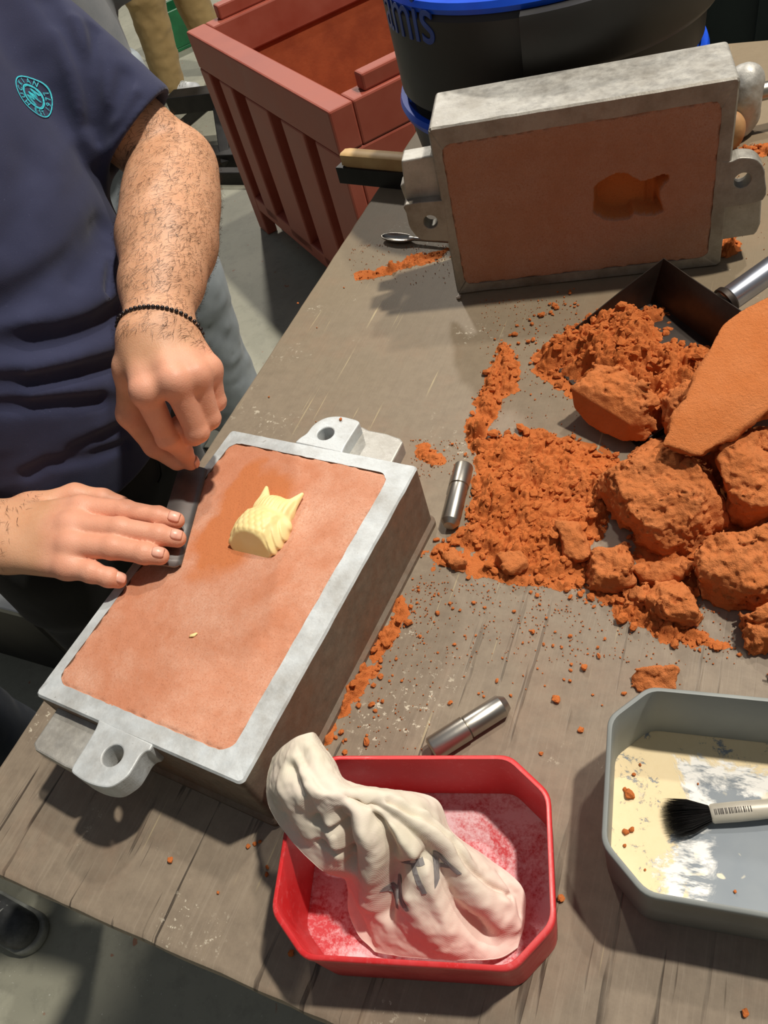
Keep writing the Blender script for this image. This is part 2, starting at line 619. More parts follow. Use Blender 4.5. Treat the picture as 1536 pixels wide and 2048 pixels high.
MAT['redplastic'] = simple('red_plastic', S(214, 40, 38), S(196, 34, 36), 12, .35, 0, .05, 60, .0005, .55)
MAT['black'] = simple('black_plastic', S(34, 33, 31), S(44, 43, 40), 9, .42, 0, .06, 80, .0006, .55)
MAT['blue'] = simple('blue_plastic', S(22, 92, 232), S(14, 74, 206), 9, .35, 0)
MAT['grey'] = simple('drum_grey', S(92, 94, 94), S(72, 74, 74), 9, .5, .2)
MAT['wood'] = simple('pale_wood', S(206, 172, 116), S(190, 152, 98), 20, .6, 0, .15, 70, .0006)
MAT['wooddark'] = simple('turned_wood', S(176, 134, 88), S(150, 104, 66), 30, .6, 0, .2, 80, .0008)
MAT['darksteel'] = simple('dark_steel', S(32, 31, 30), S(46, 44, 42), 12, .5, .5, .05, 100, .0005)
MAT['teal'] = simple('dark_teal_paint', S(36, 50, 52), S(46, 60, 60), 3, .5, .1)


# ================================================================== setting
fl = mk('floor', [(-14, -6, 0), (14, -6, 0), (14, 18, 0), (-14, 18, 0), (-14, -6, -.1), (14, -6, -.1), (14, 18, -.1), (-14, 18, -.1)],
        [(0, 1, 2, 3), (7, 6, 5, 4), (0, 4, 5, 1), (1, 5, 6, 2), (2, 6, 7, 3), (3, 7, 4, 0)], MAT['concrete'], smooth=False, local=True)
tag(fl, 'grey concrete hall floor', None, None, 'structure')

# ================================================================== workbench
TA = math.radians(-35.9)
tu = np.array([math.cos(TA), math.sin(TA), 0]); tv = np.array([-math.sin(TA), math.cos(TA), 0])
near0 = P(300, 1888); left0 = P(400, 916)
corner = tu * (left0 @ tu) + tv * (near0 @ tv); corner[2] = 0
DV = float((P(1480, 83) - corner) @ tv); DU = 1.75
bench = empty('workbench', (corner[0], corner[1], 0), TA, 'large brown painted plywood workbench with a worn scratched top', 'workbench')


def bench_top():
    # outline with small nicks along the visible edges, rounded arris
    pts = []
    n = 90
    for i in range(n): pts.append((DU * i / n, rnd.uniform(-.0006, .0006)))
    for i in range(8): pts.append((DU, DV * i / 8))
    for i in range(30): pts.append((DU * (1 - i / 30), DV + rnd.uniform(-.001, .001)))
    for i in range(n): pts.append((rnd.uniform(-.0005, .0005), DV * (1 - i / n)))
    q = np.array(pts); c = np.array([DU / 2, DV / 2])

    def inset(d):
        r = q.copy()
        r[:, 0] = np.where(q[:, 0] < DU / 2, q[:, 0] + d * (q[:, 0] < .01), q[:, 0] - d * (q[:, 0] > DU - .01))
        r[:, 1] = np.where(q[:, 1] < DV / 2, q[:, 1] + d * (q[:, 1] < .01), q[:, 1] - d * (q[:, 1] > DV - .01))
        return r
    V = []; F = []
    lv = [(0.004, TZ - .034), (0, TZ - .031), (0, TZ - .006), (.0015, TZ - .0025), (.006, TZ)]
    k = len(q)
    for d, z in lv:
        V += [(x, y, z) for x, y in inset(d)]
    for i in range(len(lv) - 1):
        for j in range(k):
            j2 = (j + 1) % k
            F.append((i * k + j, i * k + j2, (i + 1) * k + j2, (i + 1) * k + j))
    F.append(tuple(range((len(lv) - 1) * k, len(lv) * k))); F.append(tuple(range(k))[::-1])
    o = mk('bench_top', V, F, MAT['bench'], bench, True, True); sm(o, 30)
    return o


bench_top()
for x, y in ((.12, .12), (DU - .12, .12), (.12, DV - .12), (DU - .12, DV - .12)):
    mkbm('leg', box_bm((x, y, (TZ - .034) / 2), (.07, .07, TZ - .034)), MAT['darksteel'], bench, False, True)
for y in (.12, DV - .12):
    mkbm('rail', box_bm((DU / 2, y, TZ - .034 - .03), (DU - .31, .04, .06)), MAT['darksteel'], bench, False, True)


# ================================================================== moulding flask lying on the bench
def rrect(x0, x1, y0, y1, r, nc=7, ne=24):
    pts = []
    for cx_, cy_, a0 in ((x1 - r, y0 + r, -90), (x1 - r, y1 - r, 0), (x0 + r, y1 - r, 90), (x0 + r, y0 + r, 180)):
        arc = [(cx_ + r * math.cos(math.radians(a0 + 90 * i / nc)), cy_ + r * math.sin(math.radians(a0 + 90 * i / nc))) for i in range(nc + 1)]
        if pts:
            p = pts[-1]
            for k in range(1, ne): pts.append((p[0] + (arc[0][0] - p[0]) * k / ne, p[1] + (arc[0][1] - p[1]) * k / ne))
        pts += arc
    p = pts[-1]; q0 = pts[0]
    for k in range(1, ne): pts.append((p[0] + (q0[0] - p[0]) * k / ne, p[1] + (q0[1] - p[1]) * k / ne))
    return np.array(pts)


def loops(ls, cap0=False, cap1=False):
    k = len(ls[0]); V = np.concatenate(ls); F = []
    for i in range(len(ls) - 1):
        for j in range(k):
            j2 = (j + 1) % k
            F.append((i * k + j, i * k + j2, (i + 1) * k + j2, (i + 1) * k + j))
    if cap0: F.append(tuple(range(k))[::-1])
    if cap1: F.append(tuple(range((len(ls) - 1) * k, len(ls) * k)))
    return V, F


def at_z(poly, z): return np.column_stack([poly, np.full(len(poly), z)])


def plate_hole(poly, hole, z0, z1):
    """poly & hole: lists of 3d points of the top outline (any plane); extruded by vector"""
    bm = bmesh.new()
    o = [bm.verts.new(p) for p in poly]; h = [bm.verts.new(p) for p in hole] if hole is not None else []
    eo = [bm.edges.new((o[i], o[(i + 1) % len(o)])) for i in range(len(o))]
    eh = [bm.edges.new((h[i], h[(i + 1) % len(h)])) for i in range(len(h))] if h else []
    bmesh.ops.triangle_fill(bm, use_beauty=True, use_dissolve=False, edges=eo + eh)
    return bm


def extruded(name, poly, vec, mat, parent, hole=None, bev=.0015, local=False):
    bm = plate_hole([tuple(p) for p in poly], None if hole is None else [tuple(p) for p in hole], 0, 0)
    r = bmesh.ops.extrude_face_region(bm, geom=bm.faces[:])
    vv = [g for g in r['geom'] if isinstance(g, bmesh.types.BMVert)]
    bmesh.ops.translate(bm, verts=vv, vec=Vector(vec))
    bmesh.ops.dissolve_limit(bm, angle_limit=math.radians(1.0), verts=bm.verts[:], edges=bm.edges[:])
    o = mkbm(name, bm, mat, parent, False, local)
    if bev: bevel_mod(o, bev, 2, 50)
    return o


FZ = TZ + .096
FA = math.radians(49.6)
fc = np.array([-.1617, .5198, TZ])
flask = empty('moulding_flask', tuple(fc), FA, 'grey aluminium moulding flask lying flat, packed with powdered orange sand', 'flask')


def frame_ring(parent, x0, x1, y0, y1, inner, h, floor_h=.01, seed=3):
    """open frame standing on z=0: outer wall, worn rim, inner wall"""
    r = random.Random(seed)
    ix0, ix1, iy0, iy1, ir = inner
    n = None
    def O(d): return rrect(x0 + d, x1 - d, y0 + d, y1 - d, .006 - min(d, .003))
    I = rrect(ix0, ix1, iy0, iy1, ir)
    jit = np.array([[r.uniform(-.0006, .0006), r.uniform(-.0006, .0006)] for _ in range(len(I))])
    jo = np.array([r.gauss(0, .0004) for _ in range(len(I))])
    tp = at_z(O(.0018), h); tp[:, 2] += -np.abs(jo) * .8
    e1 = at_z(O(.0), h - .0025); e1[:, 2] += jo
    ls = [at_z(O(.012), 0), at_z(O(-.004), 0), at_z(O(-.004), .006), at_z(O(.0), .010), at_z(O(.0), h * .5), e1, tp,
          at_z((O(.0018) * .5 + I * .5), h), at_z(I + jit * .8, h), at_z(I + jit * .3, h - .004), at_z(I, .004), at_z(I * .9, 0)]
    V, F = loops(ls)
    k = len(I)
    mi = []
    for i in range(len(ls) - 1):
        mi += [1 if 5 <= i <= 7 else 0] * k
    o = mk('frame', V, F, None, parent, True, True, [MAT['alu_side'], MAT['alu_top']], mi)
    sm(o, 32)
    return o


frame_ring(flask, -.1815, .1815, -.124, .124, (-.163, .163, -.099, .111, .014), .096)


# packed sand: fine grid with a slight relief, clipped to the rounded opening
def sand_block(parent, x0, x1, y0, y1, rr, z0, ztop, mat, step=.002, seed=1, depthf=None, amp=.0006):
    nx = int((x1 - x0) / step); ny = int((y1 - y0) / step)
    X, Y = np.meshgrid(np.linspace(x0, x1, nx), np.linspace(y0, y1, ny), indexing='ij')
    # pull the corners in to the radius
    cxm = np.clip(X, x0 + rr, x1 - rr); cym = np.clip(Y, y0 + rr, y1 - rr)
    dx, dy = X - cxm, Y - cym
    m = np.maximum(np.abs(dx), np.abs(dy)); L = np.hypot(dx, dy)
    s = np.where(L > 1e-9, m / np.maximum(L, 1e-9), 1)
    X = cxm + dx * s; Y = cym + dy * s
    p = np.column_stack([X.ravel(), Y.ravel(), np.zeros(X.size)])
    Z = ztop + amp * 2 * fbm(p, 60, 3, seed) + amp * .8 * fbm(p, 400, 2, seed + 5)
    edge = np.minimum(np.minimum(X - x0, x1 - X), np.minimum(Y - y0, y1 - Y)).ravel()
    Z = Z - np.clip(.003 - edge, 0, .003) * np.clip(vnoise(p * 160, 9) * 2 - .5, 0, 1)
    if depthf is not None: Z = Z - depthf(X.ravel(), Y.ravel())
    V = np.column_stack([X.ravel(), Y.ravel(), Z])
    I = np.arange(nx * ny).reshape(nx, ny)
    F = np.stack([I[:-1, :-1], I[1:, :-1], I[1:, 1:], I[:-1, 1:]], -1).reshape(-1, 4)
    # skirt down to the bottom
    rim = list(I[:, 0]) + list(I[-1, 1:]) + list(I[::-1, -1][1:]) + list(I[0, ::-1][1:-1])
    b0 = len(V); B = V[rim].copy(); B[:, 2] = z0
    V = np.concatenate([V, B]); k = len(rim)
    sk = np.array([[rim[i], b0 + i, b0 + (i + 1) % k, rim[(i + 1) % k]] for i in range(k)])[:, ::-1]
    return V, np.concatenate([F, sk])


V, F = sand_block(flask, -.1635, .1635, -.0995, .1115, .014, .004, .0957, None)
o = mk('packed_sand', V, F, MAT['sandpack'], flask, True, True)
o['label'] = 'orange packed sand dusted with pale powder'


def smooth_outline(pts, n=4):
    """spline through an open outline, closed by its straight inner edge"""
    return spline(pts, n)


def circle_pts(c, ea, eb, r, n=40):
    return [np.array(c) + r * (math.cos(2 * math.pi * i / n) * np.array(ea) + math.sin(2 * math.pi * i / n) * np.array(eb)) for i in range(n)]


EX, EY, EZ = np.array([1., 0, 0]), np.array([0, 1., 0]), np.array([0, 0, 1.])
fux = np.array([math.cos(FA), math.sin(FA), 0])
# near lug and step plate, then the far pair
lug1 = [P(*q, FZ) for q in ((197, 1438), (190, 1458), (166, 1498), (143, 1537), (152, 1552), (178, 1567), (204, 1574), (222, 1573), (240, 1563), (256, 1550), (268, 1532), (280, 1512), (290, 1503), (299, 1500), (306, 1488))]
extruded('lug', smooth_outline(lug1), (0, 0, -.026), MAT['alu_top'], flask, circle_pts(P(225, 1511, FZ), EX, EY, .0098))
st1 = [P(*q, FZ - .016) for q in ((122, 1404), (205, 1446), (210, 1470), (146, 1540), (128, 1533), (70, 1500), (66, 1487))]
extruded('step_plate', st1, (0, 0, -.020), MAT['alu_cast'], flask, None, .002)
lug2 = [P(*q, FZ) for q in ((590, 884), (600, 875), (613, 866), (624, 852), (638, 841), (655, 834), (678, 832), (700, 836), (718, 843), (712, 856), (690, 891), (684, 905))]
extruded('lug', smooth_outline(lug2), (0, 0, -.026), MAT['alu_top'], flask, circle_pts(P(651, 867, FZ), EX, EY, .0098))
st2 = [P(*q, FZ - .016) for q in ((682, 915), (705, 868), (722, 852), (738, 860), (770, 866), (800, 876), (806, 883), (783, 926), (776, 940))]
extruded('step_plate', st2, (0, 0, -.020), MAT['alu_cast'], flask, None, .002)

# ================================================================== owl pattern
owl_root = P(518, 1068, FZ)


def owl():
    # local frame: a from the flat base to the ears, b to the right, n up
    base = P(498, 1112, FZ); ears = P(563, 1004, FZ)
    a = ears - base; a[2] = 0; L = np.linalg.norm(a); a /= L
    n = np.array([0, 0, 1.0]); b_ = np.cross(a, n)
    c0 = base

    def f(p):
        q = p - c0
        u, v, w = q @ a, q @ b_, q @ n
        x = np.column_stack([u, v, w])
        # body, wings, head
        body = ell(x, (.027, 0, .0005), (.0345, .0305, .0250))
        head = ell(x, (.057, 0, .0), (.0185, .0225, .0205))
        d = smin(body, head, .007)
        for s in (-1, 1):
            e = cap(x, (.060, s * .014, .004), (.0835, s * .0225, .006), .0095, .0022)
            d = smin(d, e, .005)
            wg = cap(x, (.040, s * .0225, .004), (.010, s * .0215, .004), .0085, .006)
            d = smin(d, wg, .004)
        # concave brow between the ears
        d = smax(d, -(np.linalg.norm((x - np.array([.0905, 0, .006])) / np.array([1, 1.15, 2.0]), axis=1) - .0145), .003)
        # feathers: rows of overlapping scales whose free ends point to the base
        zone = np.clip((u - .010) / .006, 0, 1) * np.clip((.048 - u) / .006, 0, 1) * np.clip((.021 - np.abs(v)) / .004, 0, 1)
        hb = np.zeros(len(u))
        for k in range(6):
            u0 = .012 + k * .0066
            for j in range(-4, 5):
                v0 = (j + .5 * (k % 2)) * .0074
                r2 = ((u - u0) / .0062) ** 2 + ((v - v0) / .0043) ** 2
                hb = np.maximum(hb, np.where(r2 < 1, .0008 + .0019 * np.sqrt(np.clip(1 - r2, 0, 1)) * (1 - .35 * (u - u0) / .006), 0))
        d = d - zone * hb
        # long wing feathers sweeping back along the flanks
        av = np.abs(v) + w * .25
        zw = np.clip((np.abs(v) - .017) / .004, 0, 1) * np.clip((.042 - u) / .008, 0, 1) * np.clip((u - .002) / .006, 0, 1)
        d = d - zw * .0009 * np.cos((av + u * .42) / .0062 * 2 * np.pi)
        # fine lines on the head
        zh = np.clip((u - .049) / .005, 0, 1) * np.clip((.074 - u) / .006, 0, 1)
        d = d - zh * .00045 * np.cos(v / .0040 * 2 * np.pi)
        d = smax(d, -(u - w * .42 - .003), .0010)          # slanting flat base
        d = smax(d, -(w + .004), .001)
        return d * .8
    lo = c0 + np.array([-.06, -.05, -.006]); hi = c0 + np.array([.11, .12, .04])
    V, F = snet(f, lo, hi, .00085)
    V = smooth_mesh(V, F, 1, .4)
    o = mk('owl_figurine', V, F, MAT['owl'])
    tag(o, 'cream yellow owl figurine half sunk in packed sand, back upward', 'figurine')
    return o


owl()

# ================================================================== scraper blade under the right hand
def blade():
    br, tr, tl, bl = P(360, 1141, FZ + .0012), P(415, 940, FZ + .0012), P(352, 946, FZ + .012), P(294, 1148, FZ + .012)
    # move the corners so that the plate keeps one width
    ax = tr - br; L = np.linalg.norm(ax); ax /= L
    w = bl - br; w = w - ax * (w @ ax); Wd = np.linalg.norm(w); w /= Wd
    n = np.cross(ax, w); n = n if n[2] > 0 else -n
    nu, nv = 26, 12
    V = []; F = []
    th = .0022
    for side in (0, 1):
        for i in range(nu + 1):
            for j in range(nv + 1):
                u = i / nu * L; v = j / nv * Wd
                # rounded near right corner and curled near end
                if i == 0: u += .006 * max(0, 1 - v / (.22 * Wd)) ** 2
                bow = .0022 * math.sin(math.pi * v / Wd)
                t_ = th * min(1, .25 + v / .004) * (1 if side == 0 else 0)
                curl = .0022 * max(0, 1 - (i / nu * L) / .008) ** 2
                V.append(br + ax * u + w * v + n * (bow + t_ + curl))
    m_ = (nu + 1) * (nv + 1)
    I = lambda s, i, j: s * m_ + i * (nv + 1) + j
    for i in range(nu):
        for j in range(nv):
            F.append((I(0, i, j), I(0, i + 1, j), I(0, i + 1, j + 1), I(0, i, j + 1)))
            F.append((I(1, i, j), I(1, i, j + 1), I(1, i + 1, j + 1), I(1, i + 1, j)))
    for i in range(nu):
        for j in (0, nv):
            F.append((I(0, i, j), I(1, i, j), I(1, i + 1, j), I(0, i + 1, j)))
    for j in range(nv):
        for i in (0, nu):
            F.append((I(0, i, j), I(0, i, j + 1), I(1, i, j + 1), I(1, i, j)))
    bm = bmesh.new(); vs_ = [bm.verts.new(v) for v in V]
    for f in F: bm.faces.new([vs_[k] for k in f])
    o = mkbm('scraper_blade', bm, MAT['blade'], None, False); sm(o, 40)
    tag(o, 'flat grey steel scraper blade held on the sand by two hands', 'scraper')


blade()

# ================================================================== hall walls (out of frame)
MAT['wall'] = simple('hall_wall_paint', S(150, 150, 146), S(134, 134, 130), 1.5, .8)
for nm, c, s in (('wall_back', (0, 18, 3.6), (28, .2, 7.4)), ('wall_front', (0, -6, 3.6), (28, .2, 7.4)),
                 ('wall_left', (-14, 6, 3.6), (.2, 23.8, 7.4)), ('wall_right', (14, 6, 3.6), (.2, 23.8, 7.4))):
    tag(mkbm(nm, box_bm(c, s), MAT['wall'], None, False), 'plain grey wall of the foundry hall', None, None, 'structure')

# ================================================================== second flask, standing on its edge
A0 = P(915, 590); A0[2] = TZ
BA = math.radians(-22.63)
be = np.array([math.cos(BA), math.sin(BA), 0]); bb = np.array([-math.sin(BA), math.cos(BA), 0])
BW, BH, BT = .3625, .2480, .100


def PB(px, py, off=0.0):
    """pixel -> point on the standing flask's front plane, moved back by off"""
    r = ray(px, py); o = A0 + bb * off
    t = ((o - CAM) @ bb) / (r @ bb)
    return CAM + r * t


flask2 = empty('moulding_flask', tuple(A0), BA, 'grey aluminium moulding flask standing on edge with an owl-shaped hollow', 'flask')


def flask_standing():
    """built lying (x along be, y up, z toward the viewer) and stood up"""
    x0, x1, y0, y1 = 0, BW, 0, BH
    cut = [PB(*q) for q in ((882, 287), (1438, 206), (1421, 522), (927, 562))]
    loc = [((p - A0) @ be, p[2] - TZ) for p in cut]
    ix0 = (loc[0][0] + loc[3][0]) / 2; ix1 = (loc[1][0] + loc[2][0]) / 2
    iy1 = (loc[0][1] + loc[1][1]) / 2; iy0 = (loc[2][1] + loc[3][1]) / 2
    r = random.Random(5)
    def O(d): return rrect(x0 + d, x1 - d, y0 + d, y1 - d, .006 - min(d, .003))
    I = rrect(ix0, ix1, iy0, iy1, .012)
    jit = np.array([[r.uniform(-.0006, .0006), r.uniform(-.0006, .0006)] for _ in range(len(I))])
    jo = np.array([r.gauss(0, .0006) for _ in range(len(I))])
    e1 = at_z(O(0), -.0030); e1[:, 2] += jo
    tp = at_z(O(.0022), 0); tp[:, 2] -= np.abs(jo)
    ls = [at_z(O(.012), -BT), at_z(O(-.000), -BT), at_z(O(0), -BT + .01), at_z(O(0), -BT * .5), e1, tp,
          at_z(I + jit, 0), at_z(I, -.004), at_z(I, -BT + .004), at_z(O(.012), -BT)]
    V, F = loops(ls)
    k = len(I); mi = []
    for i in range(len(ls) - 1): mi += [0 if i < 4 else 1] * k
    W = lambda V: A0 + np.outer(V[:, 0], be) + np.outer(V[:, 1], EZ) - np.outer(V[:, 2], bb)
    o = mk('frame', W(V), F, None, flask2, True, False, [MAT['alu_cast'], MAT['alu_dull']], mi); sm(o, 32)
    # hollow left by the owl
    px = [(1188, 376), (1197, 367), (1214, 356), (1233, 347), (1253, 348), (1268, 357), (1282, 364), (1299, 360), (1324, 350), (1337, 351), (1339, 360), (1327, 370), (1320, 381), (1320, 398), (1327, 424), (1310, 431), (1282, 431), (1268, 427), (1259, 438), (1231, 442), (1208, 438), (1187, 425)]
    pl = np.array([((p - A0) @ be, p[2] - TZ) for p in (PB(*q) for q in px)])

    def depthf(X, Y):
        pts = np.column_stack([X, Y])
        inside = np.zeros(len(X), bool); dist = np.full(len(X), 9.0)
        n = len(pl)
        for i in range(n):
            a, b_ = pl[i], pl[(i + 1) % n]
            cond = ((a[1] > Y) != (b_[1] > Y)) & (X < (b_[0] - a[0]) * (Y - a[1]) / (b_[1] - a[1] + 1e-12) + a[0])
            inside ^= cond
            ba = b_ - a; t = np.clip(((pts - a) @ ba) / (ba @ ba), 0, 1)
            dist = np.minimum(dist, np.linalg.norm(pts - a - t[:, None] * ba, axis=1))
        d = np.where(inside, np.minimum(.028, .004 + dist * 4.5), 0)
        q = np.column_stack([X, Y, X * 0])
        d = d + np.where(inside & (dist > .004), .0022 * np.sin(X / .0042 * 2) * np.clip((X - pl[:, 0].mean() - .008) / .01, 0, 1), 0)
        return d
    V, F = sand_block(None, ix0 - .0005, ix1 + .0005, iy0 - .0005, iy1 + .0005, .012, -BT + .002, -.0006, None, .0013, 4, depthf)
    o = mk('packed_sand', W(V), F, MAT['sandpack2'], flask2, True)
    cv = np.clip((-.0025 - V[:, 2]) / .003, 0, 1) * (V[:, 2] > -.05)
    o.data.attributes.new('hollow', 'FLOAT', 'POINT').data.foreach_set('value', cv.astype(np.float32))
    o['label'] = 'brown packed sand face with owl-shaped hollow'
    # left lug, step plate; right lug, step plate
    lugA = [PB(*q) for q in ((888, 402), (873, 402), (811, 410), (813, 428), (816, 443), (820, 456), (827, 466), (835, 475), (846, 480), (868, 482), (900, 483))]
    extruded('lug', smooth_outline(lugA), tuple(bb * .024), MAT['alu_dull'], flask2, circle_pts(PB(861, 444), be, EZ, .0098))
    stA = [PB(*q, .014) for q in ((880, 318), (860, 312), (802, 322), (812, 400), (815, 414), (890, 408))]
    extruded('step_plate', stA, tuple(bb * .03), MAT['alu_cast'], flask2, None, .002)
    wdg = [PB(*q, .05) for q in ((800, 372), (812, 362), (838, 372), (834, 430), (822, 432))]
    extruded('wedge', wdg, tuple(bb * .025), MAT['alu_cast'], flask2, None, .002)
    lugB = [PB(*q) for q in ((1440, 322), (1462, 323), (1480, 316), (1506, 317), (1520, 325), (1528, 338), (1530, 352), (1526, 400), (1450, 416), (1430, 420))]
    extruded('lug', smooth_outline(lugB), tuple(bb * .024), MAT['alu_dull'], flask2, circle_pts(PB(1485, 361), be, EZ, .0098))
    stB = [PB(*q, .014) for q in ((1430, 414), (1524, 396), (1521, 448), (1514, 464), (1508, 470), (1430, 482))]
    extruded('step_plate', stB, tuple(bb * .03), MAT['alu_cast'], flask2, None, .002)


MAT['alu_dull'] = m_alu('flask_parting_metal', S(150, 146, 138), S(168, 164, 154), S(104, 94, 80), .7, .5, .4)
flask_standing()


# ================================================================== plastic boxes with chamfered corners
def cham(x0, x1, y0, y1, c, r=.008):
    pts = []
    raw = [(x1 - c, y0), (x1, y0 + c), (x1, y1 - c), (x1 - c, y1), (x0 + c, y1), (x0, y1 - c), (x0, y0 + c), (x0 + c, y0)]
    n = len(raw)
    for i in range(n):
        p = np.array(raw[i]); a = np.array(raw[i - 1]); b_ = np.array(raw[(i + 1) % n])
        da = (a - p) / np.linalg.norm(a - p); db = (b_ - p) / np.linalg.norm(b_ - p)
        p0 = p + da * r; p1 = p + db * r
        for k in range(5):
            t = k / 4
            pts.append((1 - t) ** 2 * p0 + 2 * t * (1 - t) * p + t * t * p1)
    return np.array(pts)


def plastic_box(name, ang, a0, a1, b0, b1, h, mat_wall, mat_floor, label, taper=.0012, wall=.0028):
    an = math.radians(ang)
    e1 = np.array([math.cos(an), math.sin(an), 0]); e2 = np.array([-math.sin(an), math.cos(an), 0])
    ca, cb = (a0 + a1) / 2, (b0 + b1) / 2
    org = e1 * ca + e2 * cb; org[2] = TZ
    root = empty(name, tuple(org), an, label, 'box')
    hx, hy = (a1 - a0) / 2, (b1 - b0) / 2
    def L(d, z, c=.030): return at_z(cham(-hx + d, hx - d, -hy + d, hy - d, c - d * .4), z)
    t = taper
    ls = [L(t + .004, 0), L(t + .0005, .003), L(t * .5, h * .5), L(0, h - .006), L(-.0012, h - .005), L(-.0012, h - .0012), L(-.0002, h),
          L(wall - .0004, h), L(wall, h - .0012), L(t * .5 + wall, h * .5), L(t + wall + .0005, .007)]
    V, F = loops(ls, True, False)
    o = mk('wall', V, F, mat_wall, root, True, True); sm(o, 50)
    # inner floor, finely gridded fan
    fl_ = L(t + wall + .0003, .0065); ls2 = [fl_]
    for s in (.9, .7, .45, .2, .02):
        q = fl_.copy(); q[:, :2] *= s; q[:, 2] = .0042; ls2.append(q)
    V, F = loops(ls2, False, True)
    o = mk('bottom', V, F, mat_floor, root, True, True)
    return root, e1, e2, org


def m_redfloor():
    m, t, b = nt('red_bottom_with_pale_powder')
    v = coords(t)
    f = noise(t, v, 14, 6, .75, .4); g = noise(t, v, 260, 4, .8)
    c = mix(t, ramp(t, math_n(t, 'ADD', f, math_n(t, 'MULTIPLY', g, .45)), [(.60, 0), (.78, .9)]), S(206, 70, 76), S(240, 206, 210))
    t.links.new(c, b.inputs['Base Color']); b.inputs['Roughness'].default_value = .8
    bump(t, b, g, .3, .001)
    return m


def m_redwall():
    m, t, b = nt('red_plastic_powdered')
    v = coords(t)
    f = noise(t, v, 10, 5, .7, .5); g = noise(t, v, 160, 4, .8)
    sx = N(t, 'ShaderNodeSeparateXYZ'); t.links.new(v, sx.inputs[0])
    c = mix(t, ramp(t, f, [(.42, 0), (.75, .45)]), S(200, 40, 42), S(210, 92, 94))
    c = mix(t, ramp(t, g, [(.55, 0), (.8, .25)]), c, S(238, 170, 170))
    t.links.new(c, b.inputs['Base Color'])
    t.links.new(ramp(t, f, [(.4, .32), (.7, .65)]), b.inputs['Roughness'])
    return m


def m_trayfloor():
    m, t, b = nt('tray_bottom_with_paste')
    v = coords(t)
    sx = N(t, 'ShaderNodeSeparateXYZ'); t.links.new(v, sx.inputs[0])
    x, y = sx.outputs[0], sx.outputs[1]
    f = noise(t, v, 16, 6, .7, .6); g = noise(t, v, 70, 5, .75, .3)
    grey = mix(t, noise(t, v, 40, 3), S(128, 136, 144), S(146, 152, 156))
    # dried cream paste along the left end and the far side, flaked
    e = math_n(t, 'MAXIMUM', math_n(t, 'MULTIPLY', x, -1.0), math_n(t, 'SUBTRACT', math_n(t, 'MULTIPLY', y, 1.25), .012))
    e = math_n(t, 'ADD', e, math_n(t, 'MULTIPLY', math_n(t, 'SUBTRACT', f, .5), .11))
    cream = ramp(t, math_n(t, 'MULTIPLY', e, 10), [(.50, 0), (.56, 1)])
    flake = ramp(t, g, [(.36, 0), (.43, 1)])
    cream = math_n(t, 'MULTIPLY', cream, flake)
    # white smears: an arc around the inner side of the paste
    arc = math_n(t, 'ABSOLUTE', math_n(t, 'SUBTRACT', e, .043))
    sm_ = math_n(t, 'MULTIPLY', ramp(t, math_n(t, 'MULTIPLY', arc, 20), [(.18, 1), (.36, 0)]), ramp(t, noise(t, coords(t, (30, 90, 30), (0, 0, .6)), 1.0, 4, .7), [(.4, 0), (.52, 1)]))
    spl = ramp(t, noise(t, coords(t, (1, 1, 1), loc=(5, 2, 0)), 46, 2, .5, .4), [(.64, 0), (.665, 1)])
    c = mix(t, math_n(t, 'MULTIPLY', spl, .85), grey, S(232, 222, 196))
    c = mix(t, sm_, c, S(240, 238, 232))
    c = mix(t, cream, c, mix(t, g, S(228, 206, 160), S(240, 222, 184)))
    t.links.new(c, b.inputs['Base Color']); b.inputs['Roughness'].default_value = .75; b.inputs['Specular IOR Level'].default_value = .25
    bump(t, b, cream, .4, .001)
    return m


MAT['redwall'] = m_redwall(); MAT['redfloor'] = m_redfloor(); MAT['trayfloor'] = m_trayfloor()
MAT['graywall'] = simple('grey_plastic', S(120, 124, 122), S(142, 146, 142), 9, .45, 0, .08, 70, .0006, .6)
redbox, rb1, rb2, rborg = plastic_box('storage_box', -20.0, -.2395, -.0305, .1010, .2510, .078, MAT['redwall'], MAT['redfloor'],
                                      'red plastic box with chamfered corners and pale powder inside')
tray, tr1, tr2, trorg = plastic_box('storage_box', -27.8, -.0190, .1950, .1545, .3125, .078, MAT['graywall'], MAT['trayfloor'],
                                    'grey plastic box with dried cream paste on its bottom')


# ================================================================== steel pins
def pin(name, p0, p1, r, prof, label):
    p0 = np.array(p0); p1 = np.array(p1); L = np.linalg.norm(p1 - p0)
    root = empty(name, tuple((p0 + p1) / 2 - np.array([0, 0, r])), 0, label, 'pin', 'turned steel guide pins')
    k = prof
    V, F = lathe([(r * .80, 0), (r * .96, .0012), (r, .0025), (r, L * k - .0008)], 40, p0, p1 - p0)
    sm(mk('collar', V, F, MAT['steel'], root), 35)
    r2 = r * .93
    V, F = lathe([(r2, L * k - .0008), (r2 * .9, L * k), (r2, L * k + .0008), (r2, L - .006), (r2 * .97, L - .0055), (r2 * .62, L)], 40, p0, p1 - p0)
    sm(mk('shank', V, F, MAT['steel'], root), 35)


pin('guide_pin', P(928, 932, TZ + .0115), P(899, 1052, TZ + .0105), .0115, .36, 'short turned steel pin lying beside the spread loose sand')
pin('guide_pin', P(862, 1500, TZ + .0115), P(1013, 1405, TZ + .0105), .0115, .47, 'short turned steel pin lying behind the red box')


